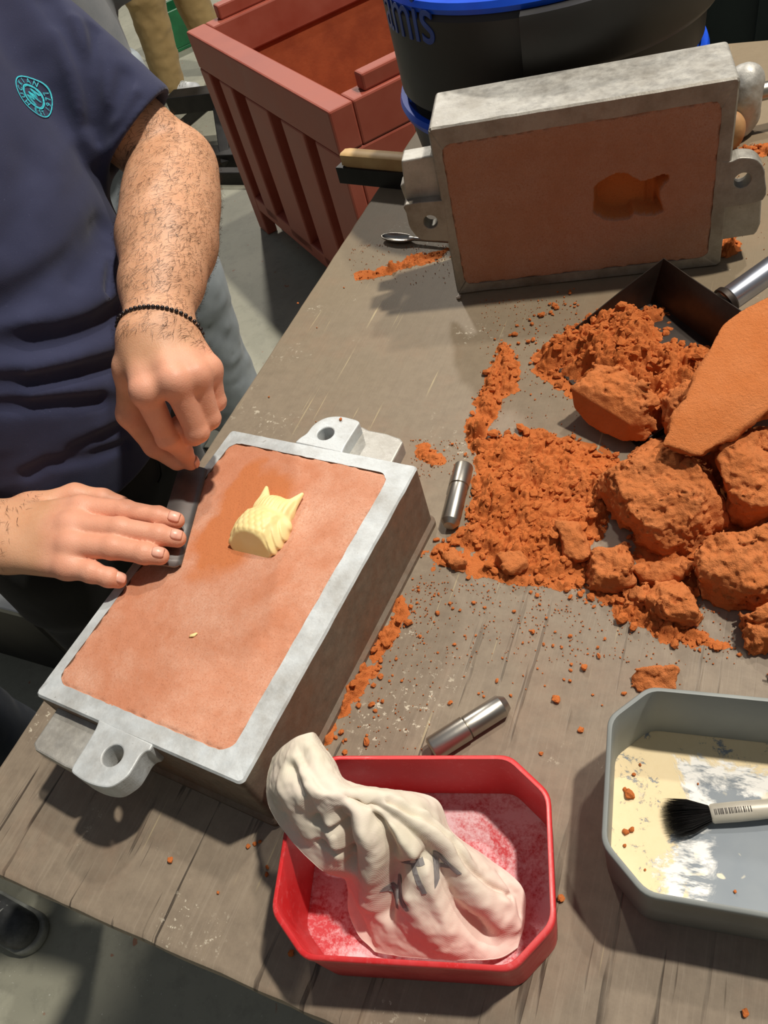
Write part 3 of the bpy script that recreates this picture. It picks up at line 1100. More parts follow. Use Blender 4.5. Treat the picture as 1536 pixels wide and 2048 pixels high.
# ================================================================== paint brush in the grey box
def brush():
    zf = TZ + .0042
    tip0 = P(1420, 1628, zf + .008); end = P(1640, 1608, zf + .012)
    d = end - tip0; d /= np.linalg.norm(d)
    root = empty('paint_brush', tuple(P(1420, 1628, zf)), 0, 'short-haired black brush with a pale round handle in grey box', 'brush')
    V, F = lathe([(.0060, 0), (.0075, .002), (.0078, .020), (.0076, .034), (.0070, .050), (.0074, .075), (.0066, .098), (.004, .104)], 32, tip0, d)
    h = sm(mk('handle', V, F, MAT['brushhandle'], root), 40)
    side = np.cross(d, EZ); side /= np.linalg.norm(side); up = np.cross(side, d)
    # printed bars along the handle
    r2 = random.Random(4); x = .003; VV = []; FF = []
    while x < .030:
        w = r2.choice((.0004, .0006, .0009))
        for (w0, w1, hh) in ((x, x + w, 0),):
            b0 = len(VV)
            for xx in (w0, w1):
                for a in np.linspace(-.15, .42, 5):
                    VV.append(tip0 + d * xx + (side * math.sin(-a) * -1 + up * math.cos(a)) * .00800 * np.array([1, 1, 1]))
            for j in range(4): FF.append((b0 + j, b0 + j + 1, b0 + 6 + j, b0 + 5 + j))
        x += w + r2.choice((.0005, .0008, .0013))
    mk('printed_barcode', VV, FF, MAT['ink'], h, False)
    # hair: core and strands flaring from the ferrule
    rs = random.Random(8)
    VV = []; FF = []
    for k in range(900):
        a = rs.uniform(0, 2 * math.pi); q = math.sqrt(rs.random())
        st = tip0 + (side * math.cos(a) * .0068 + up * math.sin(a) * .0062) * q
        fl_ = (side * math.cos(a) * .0165 + up * math.sin(a) * .0050) * q
        Ln = .036 + rs.uniform(-.003, .002) - .004 * q * q
        en = tip0 - d * Ln + fl_ + side * rs.uniform(-.001, .001)
        en[2] = max(en[2], zf + .0008)
        mid = (st + en) / 2 + fl_ * .12
        b0 = len(VV); w = side * .00022 + up * .0001; w2 = up * .0002
        VV += [st - w, st + w, mid - w, mid + w, en, st + w2, mid + w2]
        FF += [(b0, b0 + 1, b0 + 3, b0 + 2), (b0 + 2, b0 + 3, b0 + 4), (b0 + 1, b0 + 5, b0 + 6, b0 + 3), (b0 + 3, b0 + 6, b0 + 4)]
    o = mk('bristles', VV, FF, MAT['hair'], root); o['kind'] = 'stuff'


MAT['brushhandle'] = simple('brush_handle_paint', S(206, 200, 186), S(190, 182, 166), 30, .35, .2)
MAT['ink'] = simple('black_ink', S(60, 52, 46), S(50, 44, 40), 30, .6)
MAT['hair'] = simple('black_bristle', S(22, 20, 20), S(40, 37, 36), 60, .4)
brush()


# ================================================================== red pallet bin on the floor
def pallet_bin():
    H = .760
    A = P(371, 63, H); B = P(656, 225, H)
    e = B - A; LE = np.linalg.norm(e); e /= LE
    f = np.array([-e[1], e[0], 0])                     # to the right of the long side
    LF = 1.0
    root = empty('pallet_bin', ((A + B) / 2 + f * LF / 2 - np.array([0, 0, H])).tolist(), 0, 'large brick red plastic pallet bin with ribbed sides', 'bin')
    W = lambda u, v, z: A * np.array([1, 1, 0]) + e * u + f * v + EZ * z

    def bx(name, u0, u1, v0, v1, z0, z1, mat, parent=root, tp=0.0, bev=.006):
        bm = bmesh.new()
        vv = [bm.verts.new(W(u, v, z)) for z in (z0, z1) for (u, v) in ((u0, v0), (u1, v0), (u1, v1), (u0, v1))]
        for q in ((0, 1, 2, 3), (4, 7, 6, 5), (0, 4, 5, 1), (1, 5, 6, 2), (2, 6, 7, 3), (3, 7, 4, 0)): bm.faces.new([vv[k] for k in q])
        o = mkbm(name, bm, mat, parent, False)
        if bev: bevel_mod(o, bev, 2)
        return o
    zb = .13
    R_ = .045                                          # recess depth
    # walls (recessed plane), floor
    bx('wall_panel', R_, LE - R_, R_, R_ + .02, zb, H - .03, MAT['redbin'])
    bx('wall_panel', R_, LE - R_, LF - R_ - .02, LF - R_, zb, H - .03, MAT['redbin'])
    bx('wall_panel', R_, R_ + .02, R_ + .02, LF - R_ - .02, zb, H - .03, MAT['bindirt'])
    bx('wall_panel', LE - R_ - .02, LE - R_, R_ + .02, LF - R_ - .02, zb, H - .03, MAT['redbin'])
    bx('bin_floor', R_, LE - R_, R_, LF - R_, zb - .02, zb, MAT['bindirt'])
    # inner lining, coated with sand
    bx('lining', R_ + .021, LE - R_ - .021, LF - R_ - .030, LF - R_ - .0205, zb, H - .05, MAT['bindirt'], bev=0)
    # collar
    t = .075
    col = bx('collar', 0, LE, 0, t, H - .12, H, MAT['redbin'])
    bx('collar', 0, LE, LF - t, LF, H - .12, H, MAT['redbin'])
    bx('collar', 0, t, t, LF - t, H - .12, H, MAT['redbin'])
    bx('collar', LE - t, LE, t, LF - t, H - .12, H, MAT['redbin'])
    for u0 in (.012, LE - .055):
        bx('stacking_lip', u0, u0 + .043, .12, LF - .12, H, H + .045, MAT['redbin'])
    # corner posts and ribs on the long side facing the bench, plus bottom rail
    for (u0, u1) in ((0, .09), (LE - .16, LE)):
        for v0, v1 in ((0, R_), (LF - R_, LF)):
            bx('corner_post', u0, u1, v0, v1, .0 if u0 == 0 else zb - .02, H - .12, MAT['redbin'])
    for u0, u1 in ((.19, .30), (.42, .60), (.70, .86)):
        for v0, v1 in ((0, R_), (LF - R_, LF)):
            rb = bx('rib', u0, u1, v0, v1, zb, H - .12, MAT['redbin'])
    for v0, v1 in ((0, R_), (LF - R_, LF)):
        bx('bottom_rail', .09, LE - .02, v0, v1, zb - .02, zb + .04, MAT['redbin'])
    # short sides: end posts, window frame
    for u0, u1 in ((LE - R_, LE), (0, R_)):
        for v0, v1 in ((R_, .24), (LF - .24, LF - R_)):
            bx('end_post', u0, u1, v0, v1, zb, H - .12, MAT['redbin'])
        bx('end_rail', u0, u1, .24, LF - .24, zb, zb + .26, MAT['redbin'])
        bx('end_rail', u0, u1, .24, LF - .24, H - .19, H - .12, MAT['redbin'])
    for u0 in (.0, LE / 2 - .07, LE - .14):
        for v0 in (.09, LF / 2 - .06, LF - .20):
            bx('foot', u0 + .01, u0 + .13, v0, v0 + .11, 0, zb - .02, MAT['redbin'])
    return root


pallet_bin()


# ================================================================== sieve drum behind the standing flask
def drum():
    c = np.array([.481, 1.262, TZ]); r = .232
    root = empty('sieve_drum', tuple(c), 0, 'black and blue round sieve drum standing behind the upright flask', 'sieve')
    def ring(name, prof, mat, n=96, close=True):
        V, F = lathe(prof, n, c, None, close)
        return sm(mk(name, V, F, mat, root), 35)
    zt = DRUM_TOP - TZ
    ring('base', [(.2, 0), (.205, .01), (r - .004, zt - .190), (r - .008, zt - .180), (.19, zt - .180), (.18, .004)], MAT['grey'])
    ring('lower_ring', [(r - .006, zt - .186), (r + .003, zt - .183), (r + .006, zt - .174), (r + .003, zt - .166), (r - .006, zt - .166), (r - .010, zt - .176)], MAT['blue'])
    ring('inner_wall', [(r - .05, zt - .215), (r + .004, zt - .170), (r - .002, zt - .168), (r - .056, zt - .213)], MAT['blue'])
    band = ring('band', [(r - .014, zt - .152), (r - .002, zt - .148), (r + .002, zt - .02), (r - .004, zt - .012), (r - .016, zt - .012), (r - .02, zt - .148)], MAT['black'])
    ring('top_ring', [(r - .012, zt - .014), (r - .001, zt - .012), (r + .002, zt - .005), (r - .002, zt + .002), (r - .016, zt + .001), (r - .02, zt - .012)], MAT['blue'])
    V, F = lathe([(.001, zt - .045), (r - .019, zt - .045), (r - .019, zt - .041), (.001, zt - .041)], 64, c)
    mk('mesh_floor', V, F, MAT['blue'], root)
    # raised hood segment on the front right of the band
    a0, a1 = math.radians(-118), math.radians(-16)
    V = []; F = []; n = 40
    prof = [(r + .001, zt - .012), (r + .016, zt - .014), (r + .019, zt - .022), (r + .020, zt - .086), (r + .015, zt - .094), (r + .001, zt - .094)]
    for i in range(n + 1):
        a = a0 + (a1 - a0) * i / n
        for q, z in prof:
            V.append(c + np.array([q * math.cos(a), q * math.sin(a), z]))
    k = len(prof)
    for i in range(n):
        for j in range(k):
            F.append((i * k + j, i * k + (j + 1) % k, (i + 1) * k + (j + 1) % k, (i + 1) * k + j))
    F.append(tuple(range(k))); F.append(tuple(range(n * k, n * k + k))[::-1])
    bm = bmesh.new(); vs_ = [bm.verts.new(v) for v in V]
    for f in F: bm.faces.new([vs_[i] for i in f])
    o = mkbm('hood', bm, MAT['black'], root, False); sm(o, 35)
    # lettering on the band
    cu = bpy.data.curves.new('txt', 'FONT'); cu.body = 'amis'; cu.size = .092; cu.extrude = .0015; cu.space_character = 1.0
    ob = bpy.data.objects.new('txt', cu); COL.objects.link(ob)
    dg = bpy.context.evaluated_depsgraph_get()
    me = ob.evaluated_get(dg).to_mesh()
    V = np.array([v.co[:] for v in me.vertices]); Fc = [tuple(p.vertices) for p in me.polygons]
    ob.evaluated_get(dg).to_mesh_clear()
    bpy.data.objects.remove(ob)
    # end of the word (right side) sits near pixel x=885
    am = math.atan2(*(LETTER_END - c)[[1, 0]])
    wdt = V[:, 0].max()
    ang = am - (wdt - V[:, 0]) * .84 / r
    rr = r + .0012 + V[:, 2]
    VV = np.column_stack([c[0] + rr * np.cos(ang), c[1] + rr * np.sin(ang), LETTER_Z + V[:, 1]])
    mk('lettering', VV, Fc, MAT['blue_letter'], band, False)


def solve_z(x, y, py):
    zs = np.linspace(.9, 1.55, 600)
    return min(zs, key=lambda z: abs(pix((x, y, z))[1] - py))


MAT['blue_letter'] = simple('blue_lettering', S(44, 78, 168), S(34, 60, 140), 30, .4)
DRUM_TOP = solve_z(.398, 1.045, 26) + .020
_c = np.array([.481, 1.262, 0]); _v = -_c / np.linalg.norm(_c); _s = np.array([-_v[1], _v[0], 0])
best = min((abs(pix(np.array([*( _c[:2] + .232 * np.array([math.cos(a), math.sin(a)])), DRUM_TOP - .09]))[0] - 884), a) for a in np.linspace(math.radians(-180), math.radians(-100), 200))
LETTER_END = _c + .232 * np.array([math.cos(best[1]), math.sin(best[1]), 0]); LETTER_END[2] = TZ
LETTER_Z = solve_z(LETTER_END[0], LETTER_END[1], 88)
drum()


# ================================================================== hand rammer and mallet end behind the flask
def blobmesh(name, f, lo, hi, h, mat, parent=None, it=1):
    V, F = snet(f, lo, hi, h)
    V = smooth_mesh(V, F, it, .5)
    return mk(name, V, F, mat, parent)


def rammer():
    base = P(1476, 280, TZ); zt = solve_z(base[0] + .01, base[1] + .02, 130)
    root = empty('hand_rammer', tuple(base), 0, 'cast metal hand rammer with a steel rod beside the upright flask', 'rammer')
    top = np.array([base[0] + .010, base[1] + .014, zt - .024])
    def f(p):
        d = cap(p, top, base + np.array([.004, .004, .016]), .028, .014)
        d = smin(d, cap(p, top + np.array([-.008, -.004, -.02]), top + np.array([.010, .004, -.055]), .024, .022), .02)
        return d + .0022 * fbm(p, 90, 3, 3)
    blobmesh('head', f, base + np.array([-.06, -.06, -.002]), np.array([base[0] + .07, base[1] + .08, zt + .02]), .0022, MAT['alu_cast'], root)
    hp = top + np.array([.012, 0, -.022])
    V, F = tube([hp, hp + np.array([.25, -.055, .0])], .0135, 20)
    sm(mk('rod', V, F, MAT['steel'], root), 50)


rammer()
mb = P(1462, 292, TZ)
wc = P(1462, 262, TZ + .030)
def _mal(p):
    d = ell(p, wc, (.021, .021, .030))
    return smax(d, -(p[:, 2] - TZ - .0005), .002) + .0012 * fbm(p, 70, 2, 8)
o = blobmesh('wooden_mallet_knob', _mal, wc - .05, wc + .05, .002, MAT['wooddark'])
tag(o, 'rounded wooden knob standing between the upright flask and metal rammer', 'wooden knob')


# ================================================================== wooden batten on a black plate, spoon
def batten():
    zt = TZ + .045
    a, b_ = P(688, 312, zt), P(880, 328, zt)
    d = b_ - a; d[2] = 0; d /= np.linalg.norm(d); s = np.array([-d[1], d[0], 0])
    bm = bmesh.new()
    n = 14; sec = [(-.013, -.012), (.013, -.012), (.013, .009), (.009, .012), (-.009, .012), (-.013, .009)]
    L = .16; rows = []
    for i in range(n + 1):
        u = L * i / n; k = 1 - .12 * max(0, 1 - u / .012)
        rows.append([bm.verts.new(a + d * u + s * x * k + EZ * (z * k - .001)) for x, z in sec])
    for i in range(n):
        for j in range(6):
            bm.faces.new((rows[i][j], rows[i][(j + 1) % 6], rows[i + 1][(j + 1) % 6], rows[i + 1][j]))
    bm.faces.new(rows[0][::-1]); bm.faces.new(rows[-1])
    o = mkbm('wooden_batten', bm, MAT['wood'], None, False); sm(o, 50)
    tag(o, 'pale wooden batten lying on a black steel straightedge', 'batten')
    zs = TZ + .001
    bm = bmesh.new()
    L2 = .165
    q0 = a - d * .012
    rows = []
    for i in range(11):
        u = L2 * i / 10
        rows.append([bm.verts.new(q0 * np.array([1, 1, 0]) + d * u + s * x + EZ * z) for x, z in
                     ((-.0180, zs), (-.0150, zs), (-.0150, zt - .0155), (.016, zt - .0155), (.016, zt - .0132), (-.0180, zt - .0132))])
    for i in range(10):
        for j in range(6):
            bm.faces.new((rows[i][j], rows[i][(j + 1) % 6], rows[i + 1][(j + 1) % 6], rows[i + 1][j]))
    bm.faces.new(rows[0][::-1]); bm.faces.new(rows[-1])
    o = mkbm('steel_straightedge', bm, MAT['darksteel'], None, False); bevel_mod(o, .0005, 1)
    tag(o, 'black steel angle straightedge jutting past the bench edge', 'straightedge')


batten()


def spoon():
    c = P(795, 478, TZ + .004); e = P(900, 486, TZ + .006)
    d = e - c; d[2] = 0; d /= np.linalg.norm(d); s = np.array([-d[1], d[0], 0])
    def f(p):
        q = p - c
        x = np.column_stack([q @ d, q @ s, q[:, 2]])
        bowl = ell(x, (0, 0, .004), (.030, .0115, .0085))
        inner = ell(x, (0, 0, .0062), (.0285, .0100, .0085))
        b = smax(smax(bowl, -inner, .0008), x[:, 2] - .0048 - .0 * x[:, 0], .0008)
        st = cap(x, (.024, 0, .0035), (.100, 0, .0045), .0034, .0026)
        return smin(b, st, .004)
    o = blobmesh('moulding_spoon', f, c + np.array([-.05, -.08, -.01]), c + np.array([.12, .05, .02]), .0009, MAT['steel'])
    tag(o, 'small steel moulding spoon half under the upright flask', 'spoon')


spoon()


# ================================================================== dustpan
def dustpan():
    z0 = TZ + .0015
    bl = P(1312, 604, z0); fl_ = P(1086, 713, z0)
    d = fl_ - bl; L = np.linalg.norm(d); d /= L                 # to the front edge
    w = P(1470, 662, z0) - bl; w = w - d * (w @ d); w /= np.linalg.norm(w)
    Wd = .205
    top = P(1345, 511, TZ + .06)
    hgt = .058
    root = empty('dustpan', tuple((bl + fl_) / 2 + w * Wd / 2 - EZ * .0015), 0, 'dark sheet steel dustpan heaped with loose orange sand', 'dustpan')
    th = .0016
    def sheet(name, a, b_, c_, dd, nu=16, nv=8, bow=0):
        """quad a-b-c-d as a thin sheet with a slight dent"""
        a, b_, c_, dd = map(np.array, (a, b_, c_, dd))
        n = np.cross(b_ - a, dd - a); n /= np.linalg.norm(n)
        V = []; F = []
        for s in (0, 1):
            for i in range(nu + 1):
                for j in range(nv + 1):
                    u, v = i / nu, j / nv
                    p = (a * (1 - u) + b_ * u) * (1 - v) + (dd * (1 - u) + c_ * u) * v
                    q = n * (bow * math.sin(math.pi * u) * math.sin(math.pi * v) + .0006 * math.sin(9 * u + 5 * v) * v + s * th)
                    V.append(p + q)
        m_ = (nu + 1) * (nv + 1); I = lambda s, i, j: s * m_ + i * (nv + 1) + j
        for i in range(nu):
            for j in range(nv):
                F.append((I(1, i, j), I(1, i + 1, j), I(1, i + 1, j + 1), I(1, i, j + 1)))
                F.append((I(0, i, j), I(0, i, j + 1), I(0, i + 1, j + 1), I(0, i + 1, j)))
        for i in range(nu):
            for j in (0, nv): F.append((I(0, i, j), I(0, i + 1, j), I(1, i + 1, j), I(1, i, j)))
        for j in range(nv):
            for i in (0, nu): F.append((I(0, i, j), I(1, i, j), I(1, i, j + 1), I(0, i, j + 1)))
        bm = bmesh.new(); vs_ = [bm.verts.new(v) for v in V]
        for f in F: bm.faces.new([vs_[k] for k in f])
        o = mkbm(name, bm, MAT['pan'], root, False); sm(o, 40)
        return o
    out = w * -.006
    bk = d * -.014
    sheet('bottom', bl, fl_, fl_ + w * Wd, bl + w * Wd, 20, 16)
    sheet('side_wall', bl, fl_, fl_ + out * .2 + EZ * .004, bl + out + bk + EZ * hgt, 20, 8)
    sheet('side_wall', bl + w * Wd, fl_ + w * Wd, fl_ + w * Wd - out * .2 + EZ * .004, bl + w * Wd - out + bk + EZ * hgt, 20, 8)
    sheet('back_wall', bl, bl + w * Wd, bl + w * Wd - out + bk + EZ * hgt, bl + out + bk + EZ * hgt, 20, 8, .006)
    h0 = bl + w * (Wd * .5) + bk * .85 - d * .008 + EZ * hgt * .80
    hd = -d * .9 + EZ * .22; hd /= np.linalg.norm(hd)
    V, F = lathe([(.014, -.001), (.0155, 0), (.0155, .20), (.0145, .205), (.006, .208)], 28, h0, hd)
    sm(mk('handle', V, F, MAT['chrome'], root), 40)
    V, F = lathe([(.0158, -.001), (.0185, .0), (.0185, .006), (.0158, .009)], 28, h0, hd, True)
    sm(mk('socket', V, F, MAT['pan'], root), 40)
    return root, bl, d, w, L, Wd


MAT['chrome'] = simple('polished_tube', S(186, 190, 200), S(168, 172, 182), 12, .22, .9, 0, 60, .0, .34)
dp_root, dp_bl, dp_d, dp_w, dp_L, dp_W = dustpan()


# ================================================================== things beyond the bench
def cabinet():
    c = P(1490, 84) + tv * .45; c[2] = 0
    root = empty('machine_cabinet', tuple(c + tu * .25), TA, 'dark teal painted machine cabinet beyond the bench', 'cabinet')
    b_ = mkbm('body', box_bm((0.08, .18, .58), (.9, .5, 1.12)), MAT['teal'], root, False, True); bevel_mod(b_, .01)
    d_ = mkbm('door', box_bm((0.12, -.082, .58), (.74, .02, 1.0)), MAT['teal'], root, False, True); bevel_mod(d_, .006)
    p_ = mkbm('corner_post', box_bm((-.40, -.09, .58), (.06, .05, 1.16)), MAT['grey'], root, False, True); bevel_mod(p_, .006)
    h_ = mkbm('handle', box_bm((-.2, -.105, .7), (.02, .03, .14)), MAT['darksteel'], d_, False, True); bevel_mod(h_, .004)


cabinet()


def trestle():
    root = empty('steel_trestle', tuple(P(432, 330, 0)), 0, 'low black steel trestle on the floor beside the red bin', 'trestle')
    def bar(name, p, q, w=.05, hgt=.05):
        p, q = np.array(p), np.array(q); d = q - p; L = np.linalg.norm(d)
        R3 = Vector(d).to_track_quat('X', 'Z').to_matrix()
        o = mkbm(name, box_bm((p + q) / 2, (L, w, hgt), R3), MAT['darksteel'], root, False); bevel_mod(o, .004)
    z1 = .22
    a, b_ = P(345, 205, z1), P(470, 190, z1)
    bar('top_beam', a, b_, .10, .08)
    fa, fb = P(350, 262, 0.025), P(500, 330, 0.03)
    bar('strut', P(352, 262, .03), (a + b_) / 2 - np.array([0, 0, .03]), .05, .05)
    bar('strut', (a * .3 + b_ * .7) - np.array([0, 0, .03]), P(455, 330, .03), .05, .05)
    bar('floor_rail', P(385, 318, .04), P(560, 312, .04), .10, .08)
    bar('floor_rail', P(395, 352, .03), P(540, 352, .03), .05, .06)


trestle()


def green_crate():
    c = P(357, 92, 0)
    root = empty('plastic_crate', tuple(c), .3, 'small open green plastic crate on the floor behind the khaki trousers', 'crate')
    for nm, cc, s in (('bottom', (0, 0, .01), (.34, .24, .02)), ('wall', (0, .11, .12), (.34, .02, .20)), ('wall', (0, -.11, .12), (.34, .02, .20)),
                      ('wall', (.16, 0, .12), (.02, .20, .20)), ('wall', (-.16, 0, .12), (.02, .20, .20))):
        bevel_mod(mkbm(nm, box_bm(cc, s), MAT['green'], root, False, True), .004)


MAT['green'] = simple('green_plastic', S(30, 112, 68), S(24, 92, 56), 9, .45)
green_crate()

# ================================================================== the moulder at the bench
def m_skin():
    m, t, b = nt('skin')
    v = coords(t)
    at = N(t, 'ShaderNodeAttribute'); at.attribute_name = 'flush'
    f = noise(t, v, 35, 5, .6); g = noise(t, v, 300, 3, .6)
    c = mix(t, ramp(t, f, [(.3, 0), (.7, 1)]), S(204, 150, 114), S(214, 164, 130))
    c = mix(t, at.outputs['Fac'], c, mix(t, f, S(228, 152, 128), S(236, 170, 148)))
    c = mix(t, ramp(t, g, [(.6, 0), (.8, .25)]), c, S(176, 112, 84))
    t.links.new(c, b.inputs['Base Color']); b.inputs['Roughness'].default_value = .5; b.inputs['Specular IOR Level'].default_value = .35
    b.inputs['Subsurface Weight'].default_value = .12; b.inputs['Subsurface Radius'].default_value = (.008, .003, .0015); b.inputs['Subsurface Scale'].default_value = .5
    vo = N(t, 'ShaderNodeTexVoronoi'); vo.inputs['Scale'].default_value = 620; t.links.new(v, vo.inputs['Vector'])
    bump(t, b, math_n(t, 'ADD', vo.outputs['Distance'], math_n(t, 'MULTIPLY', g, .6)), .22, .0006)
    return m


def m_cloth(name, c1, c2, sc=900, bs=.3, rough=.9):
    m, t, b = nt(name)
    v = coords(t)
    f = noise(t, v, 12, 5, .6); g = noise(t, v, sc, 2, .6); lint = noise(t, v, 420, 2, .5)
    c = mix(t, ramp(t, f, [(.3, 0), (.7, 1)]), c1, c2)
    c = mix(t, ramp(t, lint, [(.68, 0), (.8, .25)]), c, tuple(min(1, x * 2.2 + .03) for x in c2[:3]) + (1,))
    t.links.new(c, b.inputs['Base Color']); b.inputs['Roughness'].default_value = rough; b.inputs['Specular IOR Level'].default_value = .15
    b.inputs['Sheen Weight'].default_value = .12; b.inputs['Sheen Roughness'].default_value = .5
    bump(t, b, g, bs, .0006)
    return m


MAT['skin'] = m_skin()
MAT['nail'] = simple('fingernail', S(238, 182, 160), S(230, 164, 142), 200, .35, 0)
MAT['navy'] = m_cloth('navy_cotton', S(49, 52, 76), S(56, 59, 84))
MAT['blacktrousers'] = m_cloth('black_cotton', S(24, 23, 22), S(30, 29, 28))
MAT['armhair'] = simple('arm_hair', S(58, 38, 26), S(44, 30, 22), 100, .5)
MAT['headhair'] = simple('dark_hair', S(40, 30, 24), S(52, 40, 32), 100, .6)
MAT['bead'] = simple('bracelet_bead', S(48, 40, 38), S(36, 30, 30), 200, .25, .3)

LV = np.array([.588, .809, 0]); FV = np.array([.809, -.588, 0])          # his left, his front
S_L = np.array([-.250, 1.095, 1.428]); E_L = P(350, 332, 1.203)
S_R = np.array([-.47, .82, 1.43]); E_R = np.array([-.625, .765, 1.165])
W_L = P(313, 668, 1.158); W_R = P(22, 1076, FZ + .038)


def right_hand_parts():
    z = lambda dz: FZ + dz + .0034
    fingers = {
        'index': [((165, 1019), .041, .0128), ((250, 1022), .034, .0102), ((316, 1033), .0262, .0092), ((352, 1041), .0188, .0082)],
        'middle': [((143, 1053), .045, .0132), ((240, 1058), .038, .0108), ((318, 1070), .0262, .0096), ((354, 1077), .0172, .0086)],
        'ring': [((143, 1090), .041, .0128), ((225, 1095), .035, .0106), ((288, 1107), .0268, .0094), ((320, 1112), .0205, .0084)],
        'little': [((135, 1132), .032, .0118), ((183, 1144), .027, .0100), ((218, 1155), .0185, .0088), ((237, 1161), .0105, .0078)],
    }
    F_ = {k: [(P(*q, z(dz)), r * (1.13 if k != 'little' else 1.08)) for q, dz, r in v] for k, v in fingers.items()}
    thumb = [(P(60, 1022, z(.030)), .0170), (P(150, 992, z(.022)), .0140), (P(206, 998, z(.012)), .0112), (P(243, 1008, z(.004)), .0095)]
    return F_, thumb


def left_hand_parts():
    F_ = {
        'index': [(P(291, 782, 1.138), .0142), (P(335, 876, 1.076), .0118), (P(366, 902, 1.045), .0098), (P(381, 926, 1.023), .0084)],
        'middle': [(P(350, 762, 1.141), .0145)], 'ring': [(P(391, 750, 1.134), .0138)], 'little': [(P(417, 738, 1.122), .0128)],
    }
    pal = np.array([-.25, .80, -.52]); pal /= np.linalg.norm(pal)
    for k, q, zz, r1, r2 in (('middle', (394, 862), 1.082, .0122, .0108), ('ring', (418, 836), 1.084, .0115, .0102), ('little', (431, 802), 1.086, .0106, .0094)):
        p = P(*q, zz); F_[k].append((p, r1))
        F_[k].append((p + pal * .024 + np.array([-.004, 0, -.006]), r2))
        F_[k].append((p + pal * .030 + np.array([-.010, -.004, .016]), r2 * .9))
    thumb = [(P(268, 735, 1.140), .0180), (P(262, 828, 1.092), .0150), (P(310, 892, 1.050), .0120), (P(354, 924, 1.026), .0098)]
    return F_, thumb


RF, RT = right_hand_parts(); LF_, LT = left_hand_parts()


def finger_sdf(p, pts):
    d = chain(p, pts, .004)
    # fine creases across the two outer joints
    for i in (1, 2):
        if i + 1 >= len(pts): continue
        a = pts[i - 1][0]; j = pts[i][0]; b_ = pts[i + 1][0]
        ax = (b_ - a); ax = ax / np.linalg.norm(ax)
        s = (p - j) @ ax
        rr = np.linalg.norm(p - j, axis=1)
        near = np.exp(-(s / .0055) ** 2) * (rr < .022)
        d = d + near * .00045 * np.cos(s / .0026 * 2 * np.pi)
        d = smin(d, np.linalg.norm(p - j, axis=1) - pts[i][1] * 1.03, .003)
    return d


def hand_sdf(p, F_, thumb, W, k_w, dors, palm_r=.0135):
    fd = None
    for k in F_:
        e = finger_sdf(p, F_[k])
        fd = e if fd is None else smin(fd, e, .0026)
    # palm: rays from the wrist to the knuckles and a pad between them
    names = list(F_)
    pd = None
    for i, k in enumerate(names):
        m_, r = F_[k][0]
        w = W + k_w * (1.5 - i) * .013
        e = cap(p, w, m_, .0195, r * 1.06)
        pd = e if pd is None else smin(pd, e, .012)
    for a, b_ in zip(names[:-1], names[1:]):
        e = cap(p, F_[a][0][0] - dors * .002, F_[b_][0][0] - dors * .002, .0118, .0118)
        pd = smin(pd, e, .008)
    for k in names:                                          # knuckles
        pd = smin(pd, np.linalg.norm(p - (F_[k][0][0] + dors * .0025), axis=1) - .0100, .006)
    td = chain(p, thumb, .006)
    td = smin(td, cap(p, thumb[0][0], W, .019, .022), .015)
    d = smin(pd, td, .010)
    # tendons
    return smin(d, fd, .006)


def arm_sdf(p, W, E, Sh, wside, bul, wr, fr, er, extra=()):
    """forearm flattened at the wrist, belly of the muscle below the elbow, upper arm"""
    d = None
    for s in (-1, 1):
        e = chain(p, [(W + wside * s * .010, wr), (W + (E - W) * .28 + wside * s * .009, fr * .74), (W + (E - W) * .52 + wside * s * .006, fr * .96), (W + (E - W) * .76, fr), (E, er)], .03)
        d = e if d is None else smin(d, e, .012)
    d = smin(d, cap(p, W + (E - W) * .50 + bul * .008, W + (E - W) * .92 + bul * .008, fr * .84, fr * .84), .04)
    d = smin(d, cap(p, E, Sh, er * .98, .054), .006)
    for a_, b_, ra, rb in extra: d = smin(d, cap(p, a_, b_, ra, rb), .016)
    return d


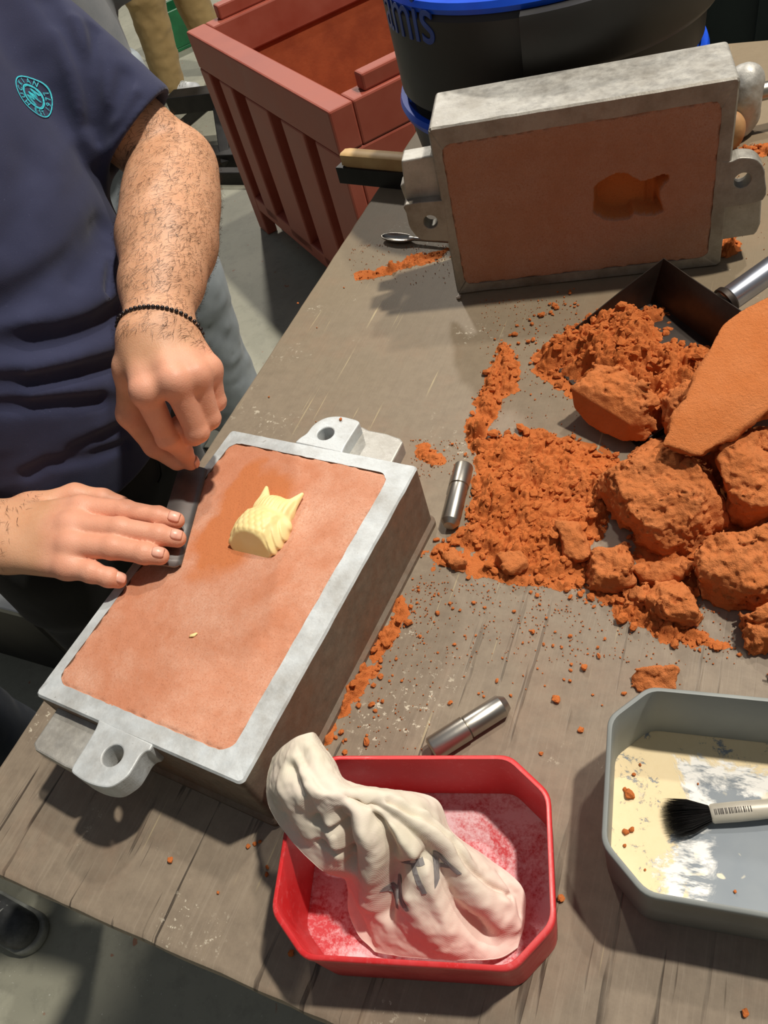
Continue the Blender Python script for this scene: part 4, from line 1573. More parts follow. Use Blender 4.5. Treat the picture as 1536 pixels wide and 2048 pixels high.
def body_mesh():
    VS = []; FS = []; off = 0
    vd = lambda a: (CAM - a) / np.linalg.norm(CAM - a)

    def add(V, F):
        nonlocal off
        VS.append(V); FS.append(F + off); off += len(V)
    # right arm and hand
    ax = W_R - E_R; ax /= np.linalg.norm(ax)
    kw = RF['index'][0][0] - RF['little'][0][0]; kw /= np.linalg.norm(kw)
    dR = np.cross(kw, RF['middle'][1][0] - W_R); dR /= np.linalg.norm(dR); dR = dR if dR[2] > 0 else -dR

    def fR(p):
        a = arm_sdf(p, W_R, E_R, S_R, kw, np.array([0, 0, -1.0]), .0235, .043, .046)
        h = hand_sdf(p, RF, RT, W_R, kw, dR)
        return smin(a, h, .02)
    V, F = snet(fR, (-.72, .50, .985), (-.16, .90, 1.50), .0019)
    V = smooth_mesh(V, F, 1, .35); add(V, F)
    # left arm and hand
    kl = LF_['index'][0][0] - LF_['little'][0][0]; kl /= np.linalg.norm(kl)
    dL = np.cross(kl, LF_['middle'][0][0] - W_L); dL /= np.linalg.norm(dL)
    dL = dL if dL @ vd(W_L) > 0 else -dL

    def fL(p):
        a = arm_sdf(p, W_L, E_L, S_L, kl, np.array([.35, 0, -.6]), .0240, .0420, .0445, [(P(312, 352, 1.212), P(296, 470, 1.188), .030, .030)])
        h = hand_sdf(p, LF_, LT, W_L, kl, dL)
        return smin(a, h, .02)
    V, F = snet(fL, (-.30, .58, 1.0), (.0, 1.28, 1.50), .0019)
    V = smooth_mesh(V, F, 1, .35); add(V, F)
    # chest, neck and head (under the shirt, above the frame)
    hc = np.array([-.30, .98, 1.665])

    def fT(p):
        d = cap(p, (-.345, .90, 1.0), (-.33, .99, 1.38), .115, .115)
        d = smin(d, cap(p, S_L, S_R, .06, .06), .05)
        d = smin(d, cap(p, (-.325, .995, 1.42), hc - EZ * .04, .062, .055), .03)
        h = ell(p, hc, (.078, .078, .112)); h = smin(h, ell(p, hc + FV * .03 - EZ * .045, (.055, .055, .06)), .03)
        h = smin(h, cap(p, hc + FV * .085 - EZ * .005, hc + FV * .103 - EZ * .03, .009, .014), .012)      # nose
        h = smin(h, cap(p, hc + FV * .085 - EZ * .062 + LV * .018, hc + FV * .085 - EZ * .062 - LV * .018, .007, .007), .01)
        for s in (-1, 1):
            h = smin(h, ell(p, hc + LV * s * .078 - EZ * .005, (.012, .02, .03)), .006)
            h = smax(h, -(np.linalg.norm(p - (hc + LV * s * .032 + FV * .088 + EZ * .008), axis=1) - .013), .008)
            h = smin(h, np.linalg.norm(p - (hc + LV * s * .031 + FV * .072 + EZ * .008), axis=1) - .0125, .002)
        return smin(d, h, .02)
    V, F = snet(fT, (-.62, .70, .90), (-.08, 1.30, 1.82), .006)
    add(V, F)
    V = np.concatenate(VS); F = np.concatenate(FS)
    o = mk('body', V, F, MAT['skin'], man)
    # redder skin at hands, joints and tips
    fl_ = np.zeros(len(V))
    for Fd, T_ in ((RF, RT), (LF_, LT)):
        for k in Fd:
            for i, (q, r) in enumerate(Fd[k]):
                fl_ = np.maximum(fl_, (.75 if i != 2 else .9) * np.exp(-np.sum((V - q) ** 2, 1) / (.016 ** 2)))
            fl_ = np.maximum(fl_, .55 * np.clip(1 - (chain(V, Fd[k]) - .002) / .02, 0, 1))
        for q, r in T_: fl_ = np.maximum(fl_, .7 * np.exp(-np.sum((V - q) ** 2, 1) / (.02 ** 2)))
    for W in (W_L, W_R): pass
    at = o.data.attributes.new('flush', 'FLOAT', 'POINT'); at.data.foreach_set('value', fl_.astype(np.float32))
    # nails
    def nail(tip, prev, dors, r, Ln=.0112, Wn=.0100):
        a = tip - prev; a = a / np.linalg.norm(a); d_ = dors - a * (dors @ a); d_ = d_ / np.linalg.norm(d_); s = np.cross(a, d_)
        VV = []; FF = []; nu, nv = 8, 8
        for i in range(nu + 1):
            for j in range(nv + 1):
                u = -1 + 2 * i / nu; v = -1 + 2 * j / nv
                vv = v * math.sqrt(max(0, 1 - .55 * (abs(u) ** 3)))
                th = vv * .80
                fall = .0009 * (abs(u) ** 4) + .0006 * (abs(v) ** 6)
                VV.append(tip + a * (u * Ln * .5 - .0012) + (d_ * math.cos(th) + s * math.sin(th) * Wn / (2 * r * math.sin(.80)) * 1.0) * (r + .0016) - d_ * (fall + .0010 * max(0, u)))
        for i in range(nu):
            for j in range(nv):
                FF.append((i * (nv + 1) + j, (i + 1) * (nv + 1) + j, (i + 1) * (nv + 1) + j + 1, i * (nv + 1) + j + 1))
        n_ = mk('fingernail', VV, FF, MAT['nail'], o)
        m_ = n_.modifiers.new('thickness', 'SOLIDIFY'); m_.thickness = .0008; m_.offset = -1
    for k in RF: nail(RF[k][3][0], RF[k][2][0], dR + np.array([.1, 0, 0]), RF[k][3][1])
    nail(LF_['index'][3][0], LF_['index'][2][0], dL, LF_['index'][3][1])
    return o, dR, dL


def torso_tab(z):
    T = np.array([[.80, -.395, .855, .160, .115], [.95, -.365, .862, .172, .130], [1.05, -.347, .872, .178, .138], [1.15, -.337, .888, .183, .138],
                  [1.28, -.338, .925, .184, .128], [1.38, -.345, .955, .158, .115], [1.44, -.343, .97, .115, .095], [1.50, -.33, .995, .075, .075]])
    return [np.interp(z, T[:, 0], T[:, i]) for i in range(1, 5)]


def shirt_base(p):
    cx_, cy_, w, d = torso_tab(p[:, 2])
    rx = p[:, 0] - cx_; ry = p[:, 1] - cy_
    l = (rx * LV[0] + ry * LV[1]) / w; f = (rx * FV[0] + ry * FV[1]) / d
    q = np.sqrt(l * l + f * f)
    t = (q - 1) * np.minimum(w, d) * .95
    t = smax(t, p[:, 2] - 1.475, .03)
    for Sh, E in ((S_L, E_L), (S_R, E_R)):
        e = cap(p, Sh - (E - Sh) * .05, Sh + (E - Sh) * 1.2, .066, .064)
        ax = (E - Sh) / np.linalg.norm(E - Sh)
        L = np.linalg.norm(E - Sh)
        cut = (p - (Sh + (E - Sh) * .82)) @ ax
        e = smax(e, cut, .003)
        t = smin(t, e, .030)
    return smax(t, HEM - p[:, 2], .004)


HEM = .955


def trace(px, py, f, t0=.45, t1=1.6):
    r = ray(px, py); r = r / np.linalg.norm(r); t = t0
    for _ in range(120):
        d = float(f((CAM + r * t)[None])[0])
        t += d * .8
        if d < .0005: break
        if t > t1: return None
    return CAM + r * t


def seg_dist(p, pts):
    d = np.full(len(p), 9.0)
    for a, b_ in zip(pts[:-1], pts[1:]):
        ba = b_ - a; t = np.clip((p - a) @ ba / (ba @ ba + 1e-12), 0, 1)
        d = np.minimum(d, np.linalg.norm(p - a - t[:, None] * ba, axis=1))
    return d


FOLDS = [  # (pixel polyline, depth, half width): + valley, - ridge
    ([(210, 455), (165, 505), (105, 555), (40, 600), (-20, 620)], .011, .015),
    ([(218, 490), (190, 520), (152, 560)], .008, .009),
    ([(190, 470), (140, 530), (100, 575)], -.004, .010),
    ([(224, 525), (212, 585)], .006, .005),
    ([(236, 622), (190, 652), (120, 678), (0, 690)], .012, .013),
    ([(225, 590), (150, 630), (60, 640)], -.005, .016),
    ([(238, 722), (180, 738), (90, 758), (0, 768)], .010, .009),
    ([(236, 690), (150, 715), (60, 738)], -.005, .012),
    ([(200, 800), (130, 805), (50, 811), (0, 812)], .008, .008),
    ([(238, 775), (150, 782), (60, 795)], -.004, .010),
    ([(240, 862), (190, 882), (150, 905)], .008, .008),
    ([(250, 890), (180, 915), (95, 930), (55, 950)], .008, .007),
    ([(118, 60), (140, 140), (165, 225), (185, 320)], -.006, .008),
    ([(95, 0), (130, 60), (165, 130), (190, 220), (192, 250)], .011, .011),
    ([(150, 40), (165, 120), (180, 190)], -.004, .009),
    ([(190, 60), (188, 150), (182, 250)], .007, .008),
    ([(285, 205), (262, 240), (230, 265), (200, 280)], .009, .007),
    ([(250, 150), (232, 215), (200, 262)], .007, .008),
    ([(272, 185), (245, 235), (210, 258)], -.003, .007),
    ([(60, 330), (40, 400), (20, 480)], .004, .02),
]


def shirt():
    fl_ = []
    for px, dep_, wd in FOLDS:
        pts = [trace(x, y, shirt_base) for x, y in px]
        pts = [q for q in pts if q is not None]
        if len(pts) > 1: fl_.append((pts, dep_, wd))

    def disp(p):
        d = np.zeros(len(p))
        for pts, dep_, wd in fl_:
            s = seg_dist(p, pts)
            d += 1.25 * dep_ * np.exp(-(s / wd) ** 2)
        d = d + .004 * fbm(p * np.array([1, 1, 1.6]), 22, 2, 6)
        axl = (E_L - S_L) / np.linalg.norm(E_L - S_L); s = (p - (S_L + (E_L - S_L) * .82)) @ axl
        near = np.linalg.norm(p - (S_L + (E_L - S_L) * .82), axis=1) < .085
        return d * np.where(near, np.clip((-s - .004) / .016, 0, 1), 1)

    def f(p):
        d = shirt_base(p)
        near = np.abs(d) < .05
        r = d.copy()
        if near.any(): r[near] = d[near] + disp(p[near])
        # hollow sleeves
        for Sh, E in ((S_L, E_L), (S_R, E_R)):
            r = smax(r, -cap(p, Sh + (E - Sh) * .85, Sh + (E - Sh) * 1.3, .057, .058), .003)
        return r * .85
    V, F = snet(f, (-.66, .62, .93), (-.02, 1.36, 1.53), .0032)
    V = smooth_mesh(V, F, 2, .4)
    o = mk('t_shirt', V, F, MAT['navy'], man)
    return o, f


def badge(shirt_o, f):
    c = trace(66, 194, f)
    e = 1e-3
    g = np.array([float(shirt_base((c + e * ax)[None])[0] - shirt_base((c - e * ax)[None])[0]) for ax in (EX, EY, EZ)]); n = g / np.linalg.norm(g)
    up = EZ - n * (EZ @ n); up /= np.linalg.norm(up); rt = np.cross(up, n)
    rot = math.radians(-4)
    up, rt = up * math.cos(rot) + rt * math.sin(rot), rt * math.cos(rot) - up * math.sin(rot)
    R0 = .0215
    VV = []; FF = []

    def put(xy, off=.0008):
        p = c + rt * xy[0] + up * xy[1] + n * .030
        for _ in range(30):
            d = float(f(p[None])[0])
            if d < .0004: break
            p = p - n * d
        dv_ = (p - c) @ n
        return p + n * (off - max(0, dv_ - .004) * 0)

    def stroke(pts, w, closed=False):
        k = len(pts); b0 = len(VV); m_ = k
        for i in range(k):
            a = np.array(pts[i - 1] if (closed or i > 0) else pts[i]); b_ = np.array(pts[(i + 1) % k] if (closed or i < k - 1) else pts[i])
            t = b_ - a; t = t / (np.linalg.norm(t) + 1e-9); s = np.array([-t[1], t[0]]) * w / 2
            q = np.array(pts[i]); VV.append(put(q + s)); VV.append(put(q - s))
        for i in range(k if closed else k - 1):
            j = (i + 1) % k
            FF.append((b0 + 2 * i, b0 + 2 * i + 1, b0 + 2 * j + 1, b0 + 2 * j))
    circ = lambda r, n_=56: [(r * math.cos(2 * math.pi * i / n_), r * math.sin(2 * math.pi * i / n_)) for i in range(n_)]
    stroke(circ(R0), .0011, True); stroke(circ(R0 * .60), .0012, True); stroke(circ(R0 * .54), .0007, True)
    q = R0 * .5

    def dense(pts, n_=4):
        out = []
        for a, b_ in zip(pts[:-1], pts[1:]):
            for i in range(n_): out.append((a[0] + (b_[0] - a[0]) * i / n_, a[1] + (b_[1] - a[1]) * i / n_))
        return out + [pts[-1]]
    for dx in (0, .17):
        for L_ in ([(-.85, -.45), (-.62, .62), (-.28, .05 - .2), (.0, .62), (.2, -.75)], [(.0, .62), (.34, -.25), (.60, .62), (.82, -.40)]):
            stroke(dense([((x + dx * .9 - .06) * q, (y - dx * .5) * q) for x, y in L_]), .0009)
    # ring of letters
    def letter(ch, ang, flip=False):
        cu = bpy.data.curves.new('t', 'FONT'); cu.body = ch; cu.size = .0075; cu.align_x = 'CENTER'
        ob = bpy.data.objects.new('t', cu); COL.objects.link(ob)
        dg = bpy.context.evaluated_depsgraph_get(); me = ob.evaluated_get(dg).to_mesh()
        V = [v.co[:2] for v in me.vertices]; Fc = [tuple(p_.vertices) for p_ in me.polygons]
        ob.evaluated_get(dg).to_mesh_clear(); bpy.data.objects.remove(ob)
        b0 = len(VV); a = math.radians(ang)
        for x, y in V:
            if flip: yy = -(R0 * .93) + y; X, Y = x, yy; th = a + math.pi / 2
            else: yy = R0 * .68 + y; X, Y = x, yy; th = a - math.pi / 2
            VV.append(put((X * math.cos(th) - Y * math.sin(th), X * math.sin(th) + Y * math.cos(th)), .001))
        for p_ in Fc: FF.append(tuple(b0 + k for k in p_))
    for i, ch in enumerate('MUCKIAN'): letter(ch, 172 - i * 26)
    for i, ch in enumerate('EST.1977'): letter(ch, 205 + i * 18.5, True)
    mk('embroidered_badge', VV, FF, MAT['badge'], shirt_o, False)


def trousers():
    hipc = np.array([-.375, .868, .90])
    kR, fR_ = np.array([-.47, .83, .50]), np.array([-.50, .84, .10])
    kL, fL_ = np.array([-.345, 1.005, .50]), np.array([-.36, 1.01, .10])

    def f(p):
        cx_, cy_, w, d = torso_tab(p[:, 2])
        rx = p[:, 0] - cx_; ry = p[:, 1] - cy_
        q = np.sqrt(((rx * LV[0] + ry * LV[1]) / (w - .008)) ** 2 + ((rx * FV[0] + ry * FV[1]) / (d - .010)) ** 2)
        hip = (q - 1) * .11
        hip = smax(hip, np.abs(p[:, 2] - .90) - .10, .02)
        e = hip
        for s, k, ft in ((-1, kR, fR_), (1, kL, fL_)):
            e = smin(e, chain(p, [(hipc + LV * s * .088 - EZ * .02, .098), (k, .078), (ft, .072)], .03), .04)
        e = e + .006 * fbm(p * np.array([1, 1, .8]), 14, 3, 2)
        return smax(e, .06 - p[:, 2], .004)
    V, F = snet(f, (-.66, .66, .04), (-.16, 1.2, 1.02), .007)
    V = smooth_mesh(V, F, 1, .5)
    mk('trousers', V, F, MAT['blacktrousers'], man)
    # cord of the waistband hanging in front
    V, F = tube(spline([trace(x, y, lambda q: f(q) - .003) for x, y in ((302, 905), (318, 925), (322, 950), (316, 965))], 5), .0016, 8)
    mk('waist_cord', V, F, MAT['blacktrousers'], man)
    for ft in (fR_, fL_):
        shoe(ft * np.array([1, 1, 0]) , FV, MAT['shoe_black'], MAT['sole'], man)


def shoe(at, fwd, m_up, m_sole, parent, L=.29):
    """upper and sole; at = ankle point on the floor"""
    s = np.cross(EZ, fwd)
    c = at + fwd * .06
    def loc(p): q = p - c; return np.column_stack([q @ fwd, q @ s, q[:, 2]])
    def fu(p):
        x = loc(p)
        d = cap(x, (-.085, 0, .055), (.10, 0, .042), .040, .036)
        d = smin(d, cap(x, (-.06, 0, .06), (-.055, 0, .105), .040, .042), .03)
        d = smax(d, .016 - x[:, 2], .004)
        return smax(d, -cap(x, (-.055, 0, .10), (-.05, 0, .2), .033, .04), .006)
    def fs(p):
        x = loc(p)
        d = np.minimum(cap(x * np.array([1, 1, 0]), (-.088, 0, 0), (.10, 0, 0), .043, .042), 9)
        return smax(d, np.abs(x[:, 2] - .0125) - .0120, .005)
    lo = c - .2; lo[2] = -.004; hi = c + .2; hi[2] = .17
    V, F = snet(fu, lo, hi, .005); u = mk('shoe', smooth_mesh(V, F, 1), F, m_up, parent)
    V, F = snet(fs, lo, hi, .004); mk('sole', smooth_mesh(V, F, 1), F, m_sole, u)
    VV = []; FF = []
    for i in range(5):                                        # laces over the tongue
        x = -.01 + i * .018
        pts = [c + fwd * x + s * y + EZ * (.060 + .030 * math.cos(y / .034 * 1.25) - .22 * (x) + .004) for y in np.linspace(-.026, .026, 7)]
        a, b_ = tube(pts, .0028, 6); FF += [tuple(k + len(VV) for k in q) for q in b_]; VV += a
    mk('laces', VV, FF, MAT['lace'], u)
    return u


MAT['badge'] = simple('turquoise_thread', S(56, 196, 214), S(80, 214, 228), 400, .5)
MAT['shoe_black'] = simple('black_shoe', S(30, 30, 30), S(42, 42, 42), 30, .6)
MAT['sole'] = simple('shoe_sole', S(46, 46, 46), S(60, 60, 58), 30, .7)
MAT['lace'] = simple('lace_cord', S(196, 198, 190), S(170, 172, 166), 60, .8)
man = empty('person', (-.43, .92, 0), 0, 'person in navy t-shirt and black trousers working the sand with both hands', 'person')
body, dR_, dL_ = body_mesh()
shirt_o, shirt_f = shirt()
badge(shirt_o, shirt_f)
trousers()


# hair cap of the head (above the frame)
def _hair(p):
    hc = np.array([-.30, .98, 1.665])
    d = ell(p, hc + EZ * .012 - FV * .010, (.086, .086, .112))
    return smax(d, -(ell(p, hc + FV * .075 - EZ * .05, (.075, .075, .098))), .01) + .003 * fbm(p, 60, 2, 3)
V, F = snet(_hair, (-.43, .85, 1.5), (-.17, 1.11, 1.82), .005)
mk('hair', V, F, MAT['headhair'], man)


# bracelet
def bracelet():
    ax = E_L - W_L; ax /= np.linalg.norm(ax)
    c = W_L + ax * .006
    ref = np.cross(ax, EZ); ref /= np.linalg.norm(ref); rf2 = np.cross(ax, ref)
    bvs = np.array([v.co[:] for v in body.data.vertices]) + np.array(WM[man.name].translation)
    near = np.linalg.norm(bvs - c, axis=1) < .09
    q = bvs[near] - c
    # tilt the loop a little
    tilt = ref * 0
    sel = np.abs(q @ ax) < .004
    a = np.arctan2(q[sel] @ rf2, q[sel] @ ref); r = np.hypot(q[sel] @ rf2, q[sel] @ ref)
    n = 46; V0 = []; F0 = []
    bm = bmesh.new(); bmesh.ops.create_icosphere(bm, subdivisions=2, radius=1)
    sv = np.array([v.co[:] for v in bm.verts]); sf = [tuple(v.index for v in f.verts) for f in bm.faces]; bm.free()
    ok = r < .05
    a, r = a[ok], r[ok]
    root = None
    me = None
    for i in range(n):
        th = -math.pi + 2 * math.pi * i / n
        dd = np.abs((a - th + math.pi) % (2 * math.pi) - math.pi)
        rr = np.mean(r[np.argsort(dd)[:6]]) + .0016
        p = c + (ref * math.cos(th) + rf2 * math.sin(th)) * rr
        b0 = len(V0); V0 += list(sv * .0023 + p); F0 += [tuple(k + b0 for k in f) for f in sf]
    o = mk('bead_bracelet', V0, F0, MAT['bead'], man)
    o['label'] = 'dark beaded bracelet'


bracelet()


# hair on the forearms
def arm_hair():
    r = np.random.default_rng(5)
    VV = []; FF = []
    me = body.data; off = np.array(WM[man.name].translation)
    V = np.array([v.co[:] for v in me.vertices]) + off
    nrm = np.array([v.normal[:] for v in me.vertices])
    for W, E, n, lo in ((W_L, E_L, 4200, -.02), (W_R, E_R, 1800, -.01)):
        ax = E - W; L = np.linalg.norm(ax); ax /= L
        t = (V - W) @ ax
        dist = np.linalg.norm((V - W) - np.outer(t, ax), axis=1)
        idx = np.where((t > lo) & (t < L * 1.25) & (dist < .075) & (((CAM - V) * nrm).sum(1) > -.25))[0]
        pick = r.choice(idx, n)
        for i in pick:
            p = V[i] + r.normal(size=3) * .0012; nn = nrm[i]
            side = np.cross(nn, ax)
            d = -ax * .45 + side * (r.normal() * .5 + .45) ; d -= nn * (d @ nn); d /= np.linalg.norm(d) + 1e-9
            ln = r.uniform(.005, .013)
            b = np.cross(d, nn); b /= np.linalg.norm(b) + 1e-9
            w = .00013
            bend = r.normal() * .25
            p0 = p; p1 = p + d * ln * .5 + nn * ln * .16 + b * bend * ln * .12; p2 = p + d * ln + nn * ln * .10 + b * bend * ln * .45
            k = len(VV); VV += [p0 - b * w, p0 + b * w, p1 - b * w, p1 + b * w, p2]
            FF += [(k, k + 1, k + 3, k + 2), (k + 2, k + 3, k + 4)]
    o = mk('arm_hair', VV, FF, MAT['armhair'], body, False); o['kind'] = 'stuff'


arm_hair()

# ================================================================== moulding sand
def hull_planes(pts):
    bm = bmesh.new()
    for p in pts: bm.verts.new(p)
    r = bmesh.ops.convex_hull(bm, input=bm.verts[:])
    bmesh.ops.recalc_face_normals(bm, faces=bm.faces[:])
    pl = []
    c = np.mean(pts, axis=0)
    for f in bm.faces:
        if f.calc_area() < 1e-9: continue
        n = np.array(f.normal[:]); d = n @ np.array(f.verts[0].co[:])
        if n @ c > d: n, d = -n, -d
        pl.append((n, d))
    bm.free()
    return pl


CRK = .0055
TER = .0021


FACE_H = np.cross(P(1259, 847, .94) - P(1141, 775, .95), P(1175, 850, .914) - P(1141, 775, .95))
FACE_H = FACE_H if FACE_H @ np.array([-.5, -.8, 0]) > 0 else -FACE_H


def clod(name, pts, label, seed=0, h=.0019, amp=.006, fine=.0022, cat='sand clod', group='clods of moulding sand', smooth_dir=None, mat=None, kround=.0016, zmin=TZ + .0004):
    """pts: [(px,py,z)] hull corners; rough broken surface"""
    W = np.array([P(*q) for q in pts]); pl = hull_planes(W)
    uniq = []
    for n, d in pl:
        if not any(n @ m > .999 and abs(d - e) < 1e-4 for m, e in uniq): uniq.append((n, d))

    def f(p):
        d = None
        for n, e in uniq:
            v = p @ n - e
            d = v if d is None else smax(d, v, kround)
        near = np.abs(d) < .03
        r = d.copy()
        if near.any():
            q = p[near]
            a = amp * fbm(q, 40, 4, seed, .62) * 1.5 + fine * fbm(q, 210, 3, seed + 9, .7) * 2.6
            n1 = fbm(q, 30, 3, seed + 20); msk = np.clip(vnoise(q * 26, seed + 31) * 3 - 1.3, 0, 1)
            tt = fbm(q, 34, 3, seed + 41) * 9; fl_ = np.floor(tt); fr_ = tt - fl_
            a += TER * (fl_ + np.clip((fr_ - .72) / .28, 0, 1))
            a += CRK * np.exp(-(n1 / .022) ** 2) * msk
            a += .004 * np.clip(fbm(q, 110, 2, seed + 23) - .08, 0, 1) * 3
            if smooth_dir is not None:
                sd = np.array(smooth_dir); sd = sd / np.linalg.norm(sd)
                for n, e in uniq:
                    if n @ sd > .86:
                        a = a * np.clip(np.abs(q @ n - e) / .006, .12, 1)
            r[near] = d[near] + a
        r = smax(r, zmin - p[:, 2], .001)
        return r * .8
    lo = W.min(0) - .012; hi = W.max(0) + .012; lo[2] = max(lo[2], TZ - .006)
    V, F = snet(f, lo, hi, h)
    o = mk(name, V, F, mat or MAT['sandslab'])
    tag(o, label, cat, group)
    return o


clod('sand_slab', [(1318, 890, .992), (1352, 838, 1.0), (1395, 745, 1.008), (1438, 655, 1.014), (1475, 622, 1.016), (1536, 590, 1.018), (1640, 560, 1.02), (1660, 740, 1.0), (1536, 790, .99), (1470, 860, .985), (1402, 914, .982), (1372, 905, .984),
                   (1322, 895, .980), (1400, 925, .958), (1480, 868, .958), (1560, 790, .960), (1680, 740, .965), (1690, 570, .985), (1540, 610, .985), (1450, 660, .985)],
     'broad flat slab of orange sand lying across the other clods', 3, .0022, .0035, .0014, smooth_dir=(0, 0, 1), kround=.003)
clod('sand_clod', [(1225, 945, .962), (1275, 913, .968), (1338, 895, .972), (1380, 918, .970), (1416, 972, .962), (1385, 1036, .950), (1290, 1060, .945), (1252, 985, .955),
                   (1200, 956, .925), (1204, 992, .915), (1236, 1058, .902), (1272, 1100, .9), (1352, 1118, .9), (1390, 1105, .9), (1456, 1052, .905), (1446, 1018, .92), (1426, 975, .935), (1300, 884, .902), (1420, 930, .902)],
     'largest blocky clod of orange sand, just below the slab end', 11, .0017, .0045, .0034, kround=.001)
clod('sand_clod', [(1424, 925, .968), (1450, 892, .972), (1500, 862, .970), (1600, 870, .960), (1610, 1000, .95), (1505, 1012, .952), (1446, 985, .958), (1446, 962, .93), (1470, 1042, .91), (1500, 1062, .903), (1630, 1040, .903), (1630, 850, .92), (1462, 870, .92)],
     'wide clod of orange sand split by a dark crack from the largest clod', 21, .0019, .006, .0036)
clod('sand_clod', [(1402, 1100, .945), (1452, 1062, .955), (1536, 1052, .958), (1620, 1062, .958), (1620, 1150, .945), (1500, 1172, .94), (1412, 1140, .94), (1388, 1132, .91), (1398, 1196, .9), (1440, 1216, .9), (1536, 1226, .9), (1650, 1212, .9), (1650, 1052, .91), (1420, 1072, .91)],
     'rough clod of orange sand with a smooth brown end face', 31, .0019, .006, .0036)
clod('sand_clod', [(1186, 1100, .930), (1232, 1090, .935), (1256, 1130, .93), (1236, 1160, .925), (1190, 1150, .925), (1166, 1105, .9), (1180, 1182, .9), (1240, 1186, .9), (1276, 1172, .9), (1252, 1088, .905)],
     'wedge-shaped small clod of orange sand at the edge of the loose sand', 41, .0015, .0035, .0028)
clod('sand_clod', [(1322, 1176, .936), (1370, 1186, .936), (1402, 1226, .93), (1332, 1232, .93), (1312, 1200, .93), (1294, 1190, .9), (1318, 1252, .9), (1390, 1264, .9), (1414, 1240, .9), (1382, 1168, .905), (1310, 1158, .905)],
     'triangular small clod of orange sand between crumbs and the white chalk mark', 51, .0015, .0035, .0028)
clod('sand_clod', [(1490, 1232, .93), (1536, 1216, .935), (1600, 1230, .935), (1590, 1280, .93), (1510, 1280, .925), (1480, 1232, .9), (1500, 1310, .9), (1610, 1310, .9), (1620, 1220, .9)],
     'square small clod of orange sand standing apart beside its own dark shadow', 61, .0015, .0035, .0028)
clod('sand_clod', [(1141, 775, .950), (1202, 775, .957), (1259, 847, .940), (1255, 880, .917), (1243, 884, .913), (1175, 850, .914), (1147, 815, .925), (1184, 734, .958), (1234, 734, .962), (1284, 775, .962), (1316, 800, .955), (1320, 850, .93), (1290, 880, .915), (1250, 740, .92)],
     'clod of orange sand with a flat smooth brown face at the dustpan mouth', 71, .0017, .0045, .0034, smooth_dir=FACE_H, kround=.001, zmin=TZ + .006)
clod('sand_clod', [(1262, 1132, .920), (1342, 1120, .926), (1376, 1136, .92), (1350, 1164, .915), (1280, 1162, .915), (1254, 1140, .9), (1282, 1180, .9), (1362, 1176, .9), (1384, 1130, .902), (1270, 1118, .902)],
     'flat pale-topped clod of orange sand under the largest clod', 81, .0018, .003, .002)
clod('sand_clod', [(1246, 1170, .920), (1290, 1166, .925), (1302, 1198, .92), (1252, 1204, .915), (1236, 1176, .9), (1246, 1216, .9), (1310, 1214, .9), (1304, 1160, .902)],
     'rounded small clod of orange sand between the wedge and the triangular clod', 91, .0015, .0035, .0028)
clod('sand_clod', [(1336, 800, .955), (1372, 770, .965), (1392, 800, .965), (1372, 850, .955), (1328, 860, .935), (1320, 800, .92), (1400, 770, .93), (1400, 860, .92), (1330, 875, .91)],
     'crumbling clod of orange sand wedged under the slab by the dustpan', 101, .002, .007, .003, zmin=TZ + .006)
clod('sand_clod', [(1000, 1112, .914), (1040, 1102, .916), (1052, 1122, .914), (1020, 1140, .912), (996, 1125, .9), (1012, 1150, .9), (1050, 1142, .9), (1056, 1110, .9)],
     'egg-shaped small clod of sand with a dark shadow under its lip', 111, .0014, .003, .0016)
clod('sand_clod', [(884, 1096, .914), (910, 1092, .916), (922, 1118, .912), (900, 1128, .91), (872, 1098, .9), (886, 1140, .9), (926, 1138, .9), (922, 1090, .9)],
     'small clod of sand just below the steel pin by the loose sand', 121, .0014, .003, .0016)
clod('sand_clod', [(1118, 1050, .922), (1150, 1060, .924), (1176, 1110, .916), (1140, 1118, .914), (1106, 1050, .9), (1128, 1128, .9), (1184, 1122, .9), (1160, 1046, .904)],
     'angular small clod of sand lying on the loose sand beside the wedge-shaped clod', 131, .0016, .004, .002)
clod('sand_clod', [(1268, 1345, .910), (1300, 1336, .915), (1340, 1340, .914), (1348, 1362, .908), (1290, 1372, .906), (1258, 1352, .9), (1270, 1384, .9), (1352, 1384, .9), (1354, 1340, .9)],
     'ragged clod of sand just behind the grey box rim', 141, .0016, .004, .002)
clod('sand_clod', [(1528, 1345, .91), (1560, 1336, .914), (1580, 1370, .91), (1522, 1350, .9), (1536, 1392, .9), (1590, 1392, .9), (1590, 1336, .9)],
     'sand clod behind the far side of the grey box', 151, .0015, .0035, .0028)

# crumb shapes shared by all the crumbs
bmI = bmesh.new(); bmesh.ops.create_icosphere(bmI, subdivisions=2, radius=1)
ICO2 = (np.array([v.co[:] for v in bmI.verts]), [tuple(v.index for v in f.verts) for f in bmI.faces]); bmI.free()
bmI = bmesh.new(); bmesh.ops.create_icosphere(bmI, subdivisions=1, radius=1)
ICO1 = (np.array([v.co[:] for v in bmI.verts]), np.array([tuple(v.index for v in f.verts) for f in bmI.faces])); bmI.free()


def lumps(seed, ico=ICO2, a=.55):
    V = ico[0]; d = 1 + a * fbm(V + seed * 3.7, 1.6, 2, seed) * 1.6 + .35 * fbm(V + seed, 4.5, 2, seed + 3)
    return V * d[:, None]


